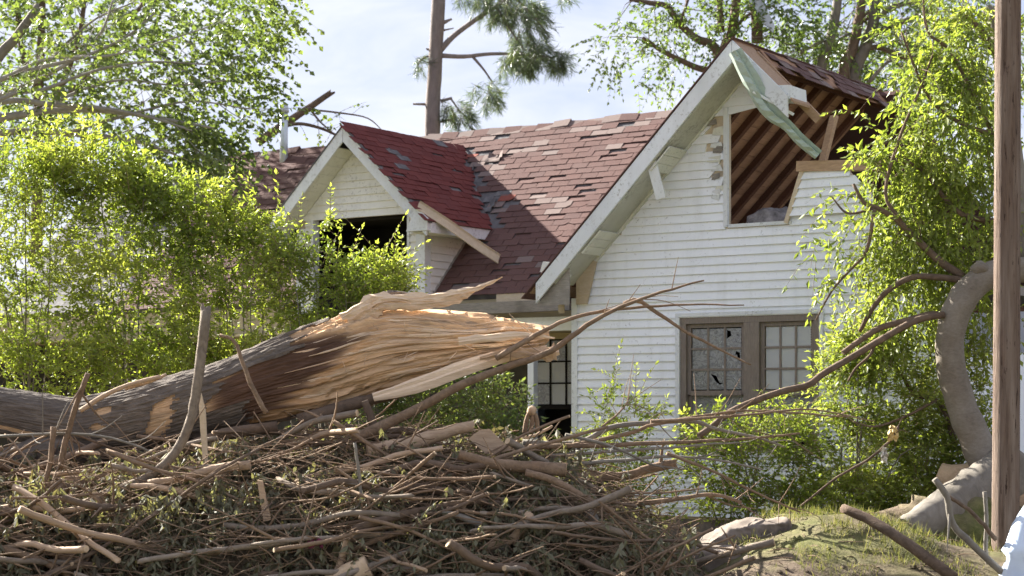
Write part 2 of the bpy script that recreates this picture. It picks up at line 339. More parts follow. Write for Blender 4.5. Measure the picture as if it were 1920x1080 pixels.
MB().box((-.05, .13, 3.02), (4.67, 5.0, 3.14)).build('attic_floor', M_GREYW, house)
# gable window pair
win = MB()
for (a, b) in (((WL, -.02, WB), (WL+.075, .10, WT-.08)), ((WR-.075, -.02, WB), (WR, .10, WT-.08)), ((WL, -.022, WT-.08), (WR, .10, WT)), ((2.30, -.026, WB+.06), (2.50, .10, WT-.082)), ((WL-.02, -.06, WB-.02), (WR+.02, .10, WB+.058))): win.box(a, b)
win = win.build('window', M_FRAME, house)
for (a, b) in (((WL-.055, -.045, WB), (WL-.002, .0, WT+.002)), ((WR+.002, -.045, WB), (WR+.055, .0, WT+.002)), ((WL-.055, -.046, WT+.004), (WR+.055, .0, WT+.05))): MB().box(a, b).build('casing', M_TRIM, win)
def holed(x0, x1, z0, z1, n, hole, mat, par):
    out = [Vector((x0, z0, 0)), Vector((x1, z0, 0)), Vector((x1, z1, 0)), Vector((x0, z1, 0))]; loops = [out]
    if hole: loops.append([Vector((x0+a*(x1-x0), z0+b*(z1-z0), 0)) for a, b in hole])
    tr = tessellate_polygon(loops); pts = [p for lp in loops for p in lp]; m = MB()
    m.add([(p.x, n, p.y) for p in pts], tr); m.add([(p.x, n+.004, p.y) for p in pts], [t[::-1] for t in tr])
    return m.build('pane', mat, par)
for wi, (x0, x1) in enumerate(((WL+.075, 2.30), (2.50, WR-.075))):
    zb, zt = 1.79, WT-.08; sz = MB(); n0 = .02
    fr = .05; pw = (x1-x0-2*fr)/3; ph = (zt-zb-2*fr)/3
    sz.box((x0+.002, n0, zb), (x0+fr, n0+.045, zt-.002)); sz.box((x1-fr, n0, zb), (x1-.002, n0+.045, zt-.002)); sz.box((x0+fr, n0+.002, zt-fr), (x1-fr, n0+.043, zt-.004)); sz.box((x0+fr, n0-.01, zb-.01), (x1-fr, n0+.043, zb+fr))
    for j in (1, 2):
        sz.box((x0+fr+j*pw-.013, n0+.006, zb+fr), (x0+fr+j*pw+.013, n0+.036, zt-fr)); sz.box((x0+fr, n0+.004, zb+fr+j*ph-.013), (x1-fr, n0+.034, zb+fr+j*ph+.013))
    sz.build('sash', M_FRAME, win)
    for i in range(3):
        for j in range(3):
            hole = None
            if wi == 0:
                hole = {(2, 2): [(.06, .45), (.35, .62), (.30, .86), (.06, .90)], (2, 1): [(.66, .92), (.92, .80), (.94, .35), (.8, .45), (.72, .72), (.6, .7)],
                        (1, 0): [(.1, .82), (.45, .74), (.7, .36), (.93, .34), (.72, .24), (.45, .40)]}.get((i, j))
            holed(x0+fr+i*pw+.013, x0+fr+(i+1)*pw-.013, zb+fr+j*ph+.013, zb+fr+(j+1)*ph-.013, n0+.016, hole, M_GLASS if wi == 0 else M_CLEAR, win)
    # lower sash, raised glass gone, a dull sheet hangs inside
    lo = MB(); lo.box((x0+.002, .06, WB+.06), (x0+.05, .09, 1.78)); lo.box((x1-.05, .06, WB+.06), (x1-.002, .09, 1.78)); lo.box((x0+.05, .062, 1.24), (x1-.05, .09, 1.29)); lo.build('lower_sash', M_FRAME, win)
    MB().box((x0+.05, .072, 1.29), (x1-.05, .076, 1.79)).build('pane', M_GLASS, win)
for i in range(30):
    zz = 1.80+i*.029; m = MB(); m.beam((2.52, .10, zz), (WR-.09, .10, zz), .024, .003, (0, .55, 1)); m.build('blind_slat', M_BLIND, win)
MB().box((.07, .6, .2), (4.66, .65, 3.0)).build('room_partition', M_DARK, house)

# gable wing roof: left slope stands, right slope is torn off
RN0, RN1 = -.50, 3.83
def gz(s): return 3.47+s                    # deck underside, left slope
for i in range(20):
    s0 = -.42+i*.1415; s1 = s0+.137
    m = MB(); m.extr([(s0, RN0+.035, gz(s0)), (s1, RN0+.035, gz(s1)), (s1-.014, RN0+.035, gz(s1)+.014), (s0-.014, RN0+.035, gz(s0)+.014)], (0, RN1-RN0-.04, 0))
    o = m.build('roof_plank', M_PLANK if i > 0 else M_RAW, house)
m = MB(); m.extr([(-.50, RN0-.03, gz(-.5)+.016), (SA+.02, RN0-.03, gz(SA+.02)+.016), (SA, RN0-.03, gz(SA)+.036), (-.52, RN0-.03, gz(-.52)+.036)], (0, RN1-RN0+.05, 0)); m.build('shingle_layer', M_SHIN, house)
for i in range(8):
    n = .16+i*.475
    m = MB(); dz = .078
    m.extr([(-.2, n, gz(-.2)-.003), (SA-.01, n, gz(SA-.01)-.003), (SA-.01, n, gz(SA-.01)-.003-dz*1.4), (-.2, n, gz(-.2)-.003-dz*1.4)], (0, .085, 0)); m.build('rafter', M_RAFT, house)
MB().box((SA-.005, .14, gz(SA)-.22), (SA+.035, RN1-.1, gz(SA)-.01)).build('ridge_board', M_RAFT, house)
# rake fascia, left and the short stub that is left on the right
def fascia(s0, s1, zf, n, hgt, mat, name, thick=.03):
    m = MB(); m.extr([(s0, n, zf(s0)), (s1, n, zf(s1)), (s1, n, zf(s1)-hgt), (s0, n, zf(s0)-hgt)], (0, thick, 0)); return m.build(name, mat, house)
fascia(-.30, SA-.006, lambda s: 3.47+s, RN0-.02, .25, M_TRIM, 'rake_fascia')
gr = lambda s: 3.47+2*SA-s
fascia(SA, 3.10, gr, RN0-.018, .25, M_TRIM, 'rake_fascia')
m = MB(); m.extr([(SA, RN0+.02, gr(SA)-.03), (3.16, RN0+.02, gr(3.16)-.03), (3.16, RN0+.02, gr(3.16)), (SA, RN0+.02, gr(SA))], (0, .5, 0)); m.build('deck_stub', M_RAW, house)
MB().beam((SA+.05, -.02, gr(SA+.05)-.04), (3.26, -.02, gr(3.26)-.07), .04, .10, (0, 0, 1)).build('rake_board', M_RAW, house)
MB().poly_sz([(2.80, OT-.02), (3.12, OT-.06), (3.11, OT+.10), (2.78, OT+.12)], RN0+.01, -.045).build('cornice_return', M_TRIM, house)
# closed underside of the left rake: dirty boards, with remnants of the slatted soffit hanging loose
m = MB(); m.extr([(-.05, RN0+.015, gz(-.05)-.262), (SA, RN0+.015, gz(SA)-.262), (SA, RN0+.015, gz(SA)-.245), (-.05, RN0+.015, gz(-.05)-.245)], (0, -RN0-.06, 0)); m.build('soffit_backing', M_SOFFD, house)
def soffit_piece(s0, n, zoff=0., tilt=0., nb=3):
    for i in range(nb):
        a = s0+i*.088; b = a+.083
        m = MB(); m.extr([(a, RN0+.03, gz(a)-.30+zoff), (b, RN0+.03, gz(b)-.30+zoff+tilt), (b-.01, RN0+.03, gz(b)-.285+zoff+tilt), (a-.01, RN0+.03, gz(a)-.285+zoff)], (0, .42, 0)); m.build('soffit_board', M_SOFF, house)
soffit_piece(.34, 0, nb=3); soffit_piece(1.30, 0, -.02, .0, 3)
MB().beam((1.30, RN0+.05, 4.55), (1.40, RN0+.10, 4.12), .13, .015, (0, 1, 0)).build('hanging_slat', M_TRIM, house)
for i in range(3):
    q = .245-i*.015; z0 = 3.44-i*.125
    MB().extr([(-.26-i*.02, -.42, z0), (.13-i*.02, -.36, z0-.05), (.10-i*.025, -.40, z0-.165), (-.285-i*.02, -.45, z0-.125)], (.004, .015, .004)).build('soffit_board', M_SOFF, house)
MB().poly_sz([(-.33, 2.90), (.14, 2.90), (.14, 3.44), (.10, 3.44)], RN0+.06, RN0+.075).build('eave_return_board', M_GREYW, house)
MB().poly_sz([(.0, 2.92), (.16, 2.92), (.30, 3.44), (.10, 3.5), (.0, 3.4)], -.06, -.045).build('plywood_patch', M_RAWPALE, house)
# ridge strip: what is left of the right slope
m = MB(); m.extr([(SA+.036, .12, gr(SA)-.03), (SA+.22, .12, gr(SA+.22)-.03), (SA+.22, .12, gr(SA+.22)-.01), (SA+.036, .12, gr(SA)-.01)], (0, 3.62, 0)); m.build('deck_stub', M_PLANK, house)
SH = []                                                             # every shingle: (matrix, material, visible size)
def shingle_mesh(wd, ln, chip):
    m = MB(); t = .007; x = wd/2-.004
    pts = [(-x, 0), (x, 0), (x, ln), (-x, ln)]
    if chip == 1: pts = [(-x, .03), (-x*.4, 0), (x, 0), (x, ln), (-x, ln)]
    if chip == 2: pts = [(-x, 0), (x*.5, 0), (x, .05), (x, ln), (-x, ln)]
    m.extr([(a, b, 0) for a, b in pts], (0, 0, t))
    me = bpy.data.meshes.new('shingle'); me.from_pydata(m.v, [], m.f); me.update(); return me
SHM = {}
def sh_data(mat, chip, wd, ln):
    key = (mat.name, chip, wd)
    if key not in SHM: me = shingle_mesh(wd, ln, chip); me.materials.append(mat); SHM[key] = me
    return SHM[key]
def roof_field(fn, s0, s1, t0, t1, wd, ex, mat_at, skip=None, vis=1.):
    """fn(s,t)->(point, s-axis, t-axis(up the slope)); rows of tabs from the eave up."""
    r = 0; t = t0
    while t < t1:
        x = s0+(wd/2 if r % 2 else 0)+random.uniform(-.015, .015)
        while x < s1:
            if not (skip and skip(x, t)):
                p, xs_, ts_ = fn(x, t); nz = xs_.cross(ts_).normalized(); lift = .004+random.random()*.006
                up = random.uniform(.025, .07) if random.random() < .86 else random.uniform(.08, .26)
                ty = (ts_*math.cos(up)-nz*math.sin(up)).normalized(); nn = xs_.cross(ty)
                rz = random.gauss(0, .008) if random.random() < .94 else random.gauss(0, .06)
                M = Matrix((( xs_.x, ty.x, nn.x, 0), (xs_.y, ty.y, nn.y, 0), (xs_.z, ty.z, nn.z, 0), (0, 0, 0, 1)))
                off = p+nz*(lift+.012)
                M = Matrix.Translation(off) @ M @ Matrix.Rotation(rz, 4, 'Z')
                ch = random.choices((0, 1, 2), (.86, .07, .07))[0]; mt = mat_at(x, t)
                if mt: SH.append((M, mt, ch, vis, wd))
            x += wd
        t += ex; r += 1
ER, SRT2 = 1.0, math.sqrt(.5)
NE, ZE, NR = 1.0, 3.19, 3.67
def main_fn(s, t): return Vector((s, NE+t*SRT2, ZE+t*SRT2+sag(s))), Vector((1, 0, 0)), Vector((0, SRT2, SRT2))
def sag(s): return .0 if s > -5 else min(.12, (-5-s)*.04)*0
def main_mat(s, t):
    a = fbm(np.array([s*1.15+3]), np.array([t*2.6]), 21)[0]; b = fbm(np.array([s*2.2]), np.array([t*3.]), 44)[0]
    near_valley = (-3.95 < s < -2.3) and abs((t*SRT2)-(2.35+(s+4.1)*-.85)) < .32
    if near_valley and random.random() < .55: return random.choice((M_RED, M_FADE, M_FADE, None, M_FELT, M_SHIN))
    if a > .70 and random.random() < .5: return M_FADE
    if t > 3.5 and random.random() < .25: return random.choice((M_FADE, None))
    if b > .80: return M_FADE
    return M_SHIN
DS, DN, DZ = -4.138, .477, 5.555                                    # dormer ridge
DSL, DHW = .95, 1.47
def dz_(s): return DZ-abs(s-DS)*DSL
def under_dormer(s, t):
    n = NE+t*SRT2; z = ZE+t*SRT2
    if s-.1 > NE+0 and False: return True
    if abs(s-DS) < DHW+.05 and z < dz_(s)+.02: return abs(s-DS) < 1.12 or z > DZ-DHW*DSL+.03
    return False
def main_skip(s, t):
    n = NE+t*SRT2
    if s > -.40 and n < s+1.42: return True
    return under_dormer(s, t)
roof_field(main_fn, -9.2, 2.3, -.05, 3.72, .27, .127, main_mat, main_skip)
mr = MB(); rp3 = lambda s_, n_: (s_, n_, ZE+n_-NE)
mr.extr([rp3(-12, NE-.02), rp3(-5.26, NE-.02), rp3(-5.26, NR), rp3(-12, NR)], (0, .05, -.06)); mr.extr([rp3(-3.02, NE-.02), rp3(-.42, NE-.02), rp3(2.3, NR), rp3(-3.02, NR)], (0, .05, -.06))
mr.extr([rp3(-5.259, 2.12), rp3(-3.021, 2.12), rp3(-3.021, NR), rp3(-5.259, NR)], (0, .05, -.06)); main_roof = mr.build('main_roof', M_FELT, house)
m = MB(); m.extr([(-12, NR+.001, 5.86), (2.75, NR+.001, 5.86), (3.9, 6.6, 2.95), (-12, 6.6, 2.95)], (0, -.04, -.06)); m.build('rear_roof', M_SHIN, house)
# ridge caps, one by one, sagging and broken
x = -9.4; i = 0
while x < .2:
    ln = .30; m = MB(); q = .012*math.sin(i*1.7)+random.uniform(-.008, .008)
    m.extr([(x, NR-.10, 5.86-.065+q), (x, NR, 5.86+.045+q), (x, NR+.10, 5.86-.065+q), (x, NR+.10, 5.86-.085+q), (x, NR, 5.86+.02+q), (x, NR-.10, 5.86-.085+q)], (ln*.985, 0, random.uniform(-.02, .02)))
    m.build('ridge_cap', random.choice((M_SHIN, M_SHIN, M_FADE, M_FADE, M_SHIN)), house); x += ln*.97; i += 1
# dormer
def dorm_fn(s, t):          # right slope: s = distance back (n), t = up the slope
    a = math.atan(DSL); return Vector((DS+DHW-t*math.cos(a), s, DZ-DHW*DSL+t*math.sin(a))), Vector((0, 1, 0)), Vector((-math.cos(a), 0, math.sin(a)))
DLEN = DHW/math.cos(math.atan(DSL))
def dorm_mat(s, t):
    a = fbm(np.array([s*2.6+1]), np.array([t*4]), 71)[0]
    if a > .74: return random.choice((M_FELT, M_FELT, None))
    return M_DORM
k = NM('dormer_shingle', .92, .15); tn = k.math('FRACT', k.math('ADD', k.attr('tone'), k.rnd())); cc = k.ramp(tn, [(0, (.150, .045, .040)), (.5, (.190, .060, .052)), (1, (.165, .058, .053))])
M_DORM = k.color(k.mix(.5, cc, k.ramp(k.noise(90, 2, .8), [(.3, (.10, .05, .05)), (.7, (.36, .22, .2))]), 'OVERLAY')).bump(k.noise(90, 2), .4, .006).m
def dorm_skip(s, t):
    p = dorm_fn(s, t)[0]; return p.z < ZE+(p.y-NE)-.02
roof_field(dorm_fn, DN-.01, 3.6, -.03, DLEN, .27, .118, dorm_mat, dorm_skip)
def strip_fn(s, t): return Vector((SA+.40-t*SRT2, s, gr(SA+.40)+t*SRT2+.012)), Vector((0, 1, 0)), Vector((-SRT2, 0, SRT2))
roof_field(strip_fn, .35, 3.55, .10, .5, .27, .127, lambda s, t: random.choice((M_SHIN, M_SHIN, M_SHIN, M_FADE, None)) if t > .15 or random.random() < .75 else None)
def dslab(sgn):
    m = MB(); a = DS; b = DS+sgn*DHW; zb = DZ-DHW*DSL
    q = lambda s, z: NE+(z-ZE)
    # roof slab from the front fascia back to the main roof
    m.add([(a, DN, DZ-.03), (b, DN, zb-.03), (b, q(b, zb)+.05, zb-.03), (a, q(a, DZ)+.05, DZ-.03), (a, DN, DZ+.004), (b, DN, zb+.004), (b, q(b, zb)+.05, zb+.004), (a, q(a, DZ)+.05, DZ+.004)],
          [(0,1,2,3),(4,7,6,5),(0,4,5,1),(1,5,6,2),(2,6,7,3),(3,7,4,0)]); return m.build('dormer_roof', M_FELT, house)
droofR, droofL = dslab(1), dslab(-1)
for sg in (1, -1):
    m = MB(); a = DS+sg*.004; b = DS+sg*(DHW+.0)
    m.extr([(a, DN-.03, DZ-.012), (b, DN-.03, DZ-DHW*DSL-.012), (b-sg*.03, DN-.03, DZ-DHW*DSL-.20), (a, DN-.03, DZ-.215)], (0, .028, 0)); m.build('rake_fascia', M_TRIM, house)
    m = MB(); m.extr([(a, DN-.045, DZ+.012), (b+sg*.02, DN-.045, DZ-(DHW+.02)*DSL+.012), (b+sg*.02, DN-.045, DZ-(DHW+.02)*DSL-.012), (a, DN-.045, DZ-.01)], (0, .09, 0)); m.build('drip_edge', M_FELT, house)
    for i in range(11):
        d0 = .10+i*.118; d1 = d0+.112
        m = MB(); m.extr([(DS+sg*d0, DN+.0, DZ-d0*DSL-.20), (DS+sg*d1, DN+.0, DZ-d1*DSL-.20), (DS+sg*d1, DN+.0, DZ-d1*DSL-.188), (DS+sg*d0, DN+.0, DZ-d0*DSL-.188)], (0, .37, 0)); m.build('soffit_board', M_SOFF, house)
DW = .85
def dwz(s): return DZ-.205-abs(s-DS)*DSL
dg = MB(); HB = 4.33; hw = (DZ-.205-HB)/DSL
dg.poly_sz([(DS-hw, HB), (DS+hw, HB), (DS, dwz(DS))], DW, DW+.08)
for sg in (1, -1): dg.poly_sz(sorted([(DS+sg*.86, 3.0), (DS+sg*1.135, 3.0)])+sorted([(DS+sg*.86, HB), (DS+sg*1.135, HB)])[::-1], DW, DW+.08)
dwall = dg.build('dormer_wall', M_RAWPALE, house)
z = HB
while z < dwz(DS)-.02:
    z1 = min(z+.104, dwz(DS)-.005); h0 = (DZ-.205-z)/DSL; h1 = max(.01, (DZ-.205-z1)/DSL)
    board(dwall, 'siding_board', DS-h0, DS+h0, DS-h1, DS+h1, z, z1, M_SIDE2, DW); z += .104
for sg in (1, -1):
    z = 3.0
    while z < HB-.02:
        l, r = sorted((DS+sg*.88, DS+sg*1.0)); board(dwall, 'siding_board', l, r, l, r, z, min(z+.104, HB), M_SIDE2, DW); z += .104
    l, r = sorted((DS+sg*1.0, DS+sg*1.15)); MB().box((l, DW-.04, 2.98), (r, DW+.10, HB-.12)).build('corner_board', M_TRIM, dwall)
    l, r = sorted((DS+sg*.84, DS+sg*.88)); MB().box((l, DW-.035, 3.0), (r, DW+.10, HB)).build('corner_board', M_TRIM, dwall)
    # cheek walls with their own boards, running back into the main roof
    sx = DS+sg*1.135; z = 3.05
    while z < 4.2:
        z1 = min(z+.104, 4.2); nb, nt_ = NE+(z-ZE), NE+(z1-ZE)
        if nt_ > DW+.12:
            m = MB(); e = sg*.026; m.add([(sx+e, DW+.10, z), (sx+e, max(nb, DW+.10), z), (sx+sg*.006, max(nt_, DW+.11), z1), (sx+sg*.006, DW+.10, z1), (sx-sg*.02, DW+.10, z), (sx-sg*.02, max(nb, DW+.10), z), (sx-sg*.02, max(nt_, DW+.11), z1), (sx-sg*.02, DW+.10, z1)],
                           [(0,1,2,3),(4,7,6,5),(0,4,5,1),(1,5,6,2),(2,6,7,3),(3,7,4,0)]); m.build('siding_board', M_SIDE2, dwall)
        z += .104
    zb = DZ-DHW*DSL; m = MB(); l, r = sorted((DS+sg*(DHW-.03), DS+sg*(DHW+.01))); m.box((l, DN+.03, zb-.155), (r, 1.93, zb-.012)); m.build('eave_fascia', M_TRIM, house)
    l, r = sorted((DS+sg*1.15, DS+sg*(DHW-.03))); MB().box((l, DN+.06, zb-.15), (r, 1.85, zb-.135)).build('eave_soffit', M_SOFF, house)
MB().beam((DS+1.165, DW+.12, 3.18), (DS+1.165, 1.93, 4.15), .03, .04).build('step_flashing', M_GREYW, dwall)
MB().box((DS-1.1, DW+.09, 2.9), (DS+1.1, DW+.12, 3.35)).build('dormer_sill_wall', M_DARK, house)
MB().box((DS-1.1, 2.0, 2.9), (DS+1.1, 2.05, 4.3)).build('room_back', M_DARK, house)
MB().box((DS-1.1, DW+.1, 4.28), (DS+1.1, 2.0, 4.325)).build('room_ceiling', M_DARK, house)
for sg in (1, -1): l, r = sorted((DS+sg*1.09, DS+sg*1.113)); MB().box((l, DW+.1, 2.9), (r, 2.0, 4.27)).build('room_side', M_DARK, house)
# broken cornice return at the dormer's right foot
MB().add([(-3.02, DN-.05, 4.03), (-2.66, DN-.05, 4.03), (-2.66, DN-.05, 4.19), (-2.86, DN-.05, 4.36), (-3.02, DW-.06, 4.03), (-2.70, DW-.06, 4.03), (-2.70, DW-.06, 4.17), (-2.86, DW-.06, 4.30)], [(0,1,2,3),(4,7,6,5),(0,4,5,1),(1,5,6,2),(2,6,7,3),(3,7,4,0)]).build('cornice_return', M_TRIM, house)
MB().poly_sz([(-3.14, 4.33), (-2.98, 4.05), (-2.90, 4.38)], DN+.10, DN+.12).build('plywood_patch', M_RAWPALE, house)
# main body and porch
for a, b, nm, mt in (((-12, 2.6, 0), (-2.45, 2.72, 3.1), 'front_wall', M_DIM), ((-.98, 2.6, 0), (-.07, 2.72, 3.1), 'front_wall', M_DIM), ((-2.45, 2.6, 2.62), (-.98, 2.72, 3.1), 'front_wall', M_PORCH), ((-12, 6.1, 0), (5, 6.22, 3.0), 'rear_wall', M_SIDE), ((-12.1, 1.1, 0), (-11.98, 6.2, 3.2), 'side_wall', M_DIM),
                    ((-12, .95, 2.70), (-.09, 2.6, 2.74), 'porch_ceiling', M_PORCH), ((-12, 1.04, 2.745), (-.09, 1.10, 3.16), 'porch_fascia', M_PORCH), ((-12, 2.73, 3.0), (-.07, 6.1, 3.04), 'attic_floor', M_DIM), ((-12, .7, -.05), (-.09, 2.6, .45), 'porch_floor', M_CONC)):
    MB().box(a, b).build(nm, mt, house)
MB().beam((-3.2, .90, 2.97), (-.60, .80, 2.98), .13, .15).build('porch_beam', M_GREYW, house)
MB().beam((-1.9, .98, 3.10), (-.2, .98, 3.10), .04, .14).build('eave_board', M_RAWPALE, house)
MB().beam((-3.4, .93, 2.79), (-.1, .93, 2.79), .05, .09).build('porch_fascia', M_SOFF, house)
MB().box((-.96, .30, .4), (-.87, .40, 2.70)).build('porch_post', M_TRIM, house)
MB().box((-.98, .30, 2.62), (-.09, .40, 2.74)).build('porch_header', M_SOFF, house)
MB().beam((-.45, .30, 3.0), (-.44, .30, 2.84), .09, .01, (0, 1, 0)).build('hanging_scrap', M_RAWPALE, house)
pw = MB()
for a, b in (((-2.44, 2.62, 1.1), (-2.38, 2.70, 2.61)), ((-1.05, 2.62, 1.1), (-.99, 2.70, 2.61)), ((-2.38, 2.62, 1.62), (-1.05, 2.69, 1.68))): pw.box(a, b)
for i in range(1, 5): pw.box((-2.38+i*.266-.012, 2.63, 1.68), (-2.38+i*.266+.012, 2.66, 2.61))
for i in range(1, 3): pw.box((-2.38, 2.632, 1.68+i*.31-.012), (-1.05, 2.658, 1.68+i*.31+.012))
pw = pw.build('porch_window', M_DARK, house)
for i in range(5):
    for j in range(3): holed(-2.38+i*.266+.012, -2.38+(i+1)*.266-.012, 1.68+j*.31+.012, 1.68+(j+1)*.31-.012, 2.645, None, M_CLEAR if (i+j) % 3 else M_GLASS, pw)
for i in range(30): m = MB(); zz = 1.70+i*.03; m.beam((-2.37, 2.71, zz), (-1.06, 2.71, zz), .024, .003, (0, .5, 1)); m.build('blind_slat', M_BLIND, pw)
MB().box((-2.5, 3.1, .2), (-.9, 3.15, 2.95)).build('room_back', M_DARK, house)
# vent pipe on the left roof
vp = HW(-7.0, 3.55, 5.7); vm = MB(); vm.tube([(-7.85, 3.50, 5.5), (-7.85, 3.50, 6.50)], .066, .066, 14, 3); vpo = vm.build('vent_pipe', M_GALV, house)
vm = MB(); vm.tube([(-7.85, 3.50, 6.48), (-7.85, 3.50, 6.57), (-7.85, 3.50, 6.61)], .088, .06, 14, 5); vm.build('pipe_cap', M_GALV, vpo)
# curled felt scrap on the valley
for (s, t, q) in ((-3.55, 2.95, .26), (-3.2, 1.75, .34), (-3.9, 2.7, .22)):
    p, a, b = main_fn(s, t); n_ = a.cross(b); m = MB(); g = []
    for i in range(6):
        for j in range(5): g.append(p+a*(i/5*q)+b*(j/4*q*.8)+n_*(.03+.05*math.sin(i*.9+s)*j/4+.02*math.sin(j*2.1)))
    m.add(g, [(i*5+j, (i+1)*5+j, (i+1)*5+j+1, i*5+j+1) for i in range(5) for j in range(4)], True); m.build('felt_scrap', M_FADE if s == -3.55 else M_FELT, house)
# place shingles: 300 as single objects (those that show largest), the rest joined
def shview(e):
    q = e[0].translation; w_ = HW(q.x, q.y, q.z); u = CX+F*w_.x/w_.y; return 0 if (790 < u < 1300 or 640 < u < 935) else 1e4+abs(u-1000)
SH = [e for e in SH if e[0].translation.x < 2.9 and -9.2 < e[0].translation.x]
order = sorted(range(len(SH)), key=lambda i: (shview(SH[i]), (HW(*SH[i][0].translation)).y+random.random()*2.2))
single = set(order[:300])
for i in order[:300]:
    M, mt, ch, vis, wd = SH[i]; o = bpy.data.objects.new('shingle', sh_data(mt, ch, wd, .15)); col.objects.link(o); o.parent = house; o.matrix_local = M
    o.parent = main_roof if M.to_3x3().col[0].x > .5 else (droofR if M.translation.x < 0 else house)
VV = []; FF = []; TT = []; MI = []; mats = [M_SHIN, M_FADE, M_RED, M_FELT, M_DORM]
for i in order[300:]:
    M, mt, ch, vis, wd = SH[i]; me = sh_data(mt, ch, wd, .15); b = len(VV); tn = random.random()
    for v in me.vertices: VV.append(M @ v.co); TT.append(tn)
    for p in me.polygons: FF.append([b+j for j in p.vertices]); MI.append(mats.index(mt))
me = bpy.data.meshes.new('shingles'); me.from_pydata(VV, [], FF)
for q in mats: me.materials.append(q)
me.polygons.foreach_set('material_index', MI); a = me.attributes.new('tone', 'FLOAT', 'POINT'); a.data.foreach_set('value', TT); me.update()
tag(linkmesh('shingles', me, None, house), kind='stuff')
# attic insulation heap
def blob(c, r, seed, nu=26, nv=16, amp=.45):
    u, v = np.meshgrid(np.linspace(0, 2*np.pi, nu, endpoint=False), np.linspace(0, np.pi, nv)); d = np.stack([np.cos(u)*np.sin(v), np.sin(u)*np.sin(v), np.cos(v)], -1)
    rr = 1+amp*(fbm(d[..., 0]*2.3+d[..., 2]*1.7+9, d[..., 1]*2.3-d[..., 2]+9, seed)-.5)*2
    Vv = (d*rr[..., None]*np.array(r)+np.array(c)).reshape(-1, 3); i = np.arange(nu*nv).reshape(nv, nu)
    return Vv, np.stack([i[:-1], i[1:], np.roll(i, -1, 1)[1:], np.roll(i, -1, 1)[:-1]], -1).reshape(-1, 4)
Vb, Tb = blob((0, 0, 0), (.36, .30, .26), 4)
hp = trimesh('insulation_heap', Vb, Tb, M_INSUL, smooth=True); hp.location = HW(2.50, .42, 3.76); hp.rotation_euler = (0, 0, -TH)
tag(hp, 'heap of grey loose insulation lying in the torn attic opening', 'insulation')
# bent green metal flashing hanging across the open gable
fp = [P(1378, 96, 21.40), P(1408, 150, 21.38), P(1440, 205, 21.36), P(1475, 235, 21.36), P(1500, 262, 21.36), P(1534, 291, 21.34)]
fw = [.15, .20, .19, .12, .13, .12]
m = MB(); pts, par = resample(fp, 22); vs = []
for i, p in enumerate(pts):
    k_ = par[i]*5; j = min(int(k_), 4); wd = (fw[j]+(fw[j+1]-fw[j])*(k_-j))*(1+random.uniform(-.04, .04)); d = (pts[min(i+1, 21)]-pts[max(0, i-1)]).normalized()
    x_ = d.cross(Vector((0, 1, 0))).normalized(); y_ = Vector((0, -1, 0)); cr = .014*math.sin(i*1.9)
    for a, b in ((-.5, .0), (-.42, .06+cr), (-.05, .075-cr), (.12, .02), (.46, .05+cr*.5), (.5, -.01)): vs.append(p+x_*a*wd+y_*b*1.2)
m.add(vs, [(i*6+j, i*6+j+1, (i+1)*6+j+1, (i+1)*6+j) for i in range(21) for j in range(5)])
tag(m.build('metal_flashing', M_GREEN), 'crumpled pale green metal flashing hanging across the open gable', 'flashing')
m = MB(); m.beam(P(1412, 172, 21.30), P(1488, 215, 21.33), .03, .03); tag(m.build('trim_strip', M_TRIM), 'thin white trim strip hanging below the gable peak', 'trim')
# loose tan board lying from the dormer foot down the roof
a0 = HW(-2.86, .47, 4.36); b0 = HW(-2.16, 1.38, 3.66); m = MB(); d = (b0-a0).normalized(); up = HW(0, -1, 1)-HW(0, 0, 0); x_ = d.cross(up).normalized(); up = x_.cross(d).normalized()
prof = [(-.10, 0), (-.10, .035), (-.085, .012), (.02, .02), (.10, .05), (.105, .04), (.02, .006), (-.08, 0)]
vs = [q+x_*px_*1.0+up*py for q in (a0, a0.lerp(b0, .35)+up*.012, a0.lerp(b0, .7)-up*.006, b0) for px_, py in prof]; n_ = len(prof)
m.add(vs, [tuple(range(n_))[::-1], tuple(range(3*n_, 4*n_))]+[(r*n_+i, r*n_+(i+1) % n_, (r+1)*n_+(i+1) % n_, (r+1)*n_+i) for r in range(3) for i in range(n_)])
tag(m.build('loose_board', m_wood('tan_board', (.36, .29, .19), (.52, .44, .30), (.30, .23, .15), 5, (3, 3, 3))), 'long tan trim board torn loose and slid from dormer corner onto the roof', 'board')

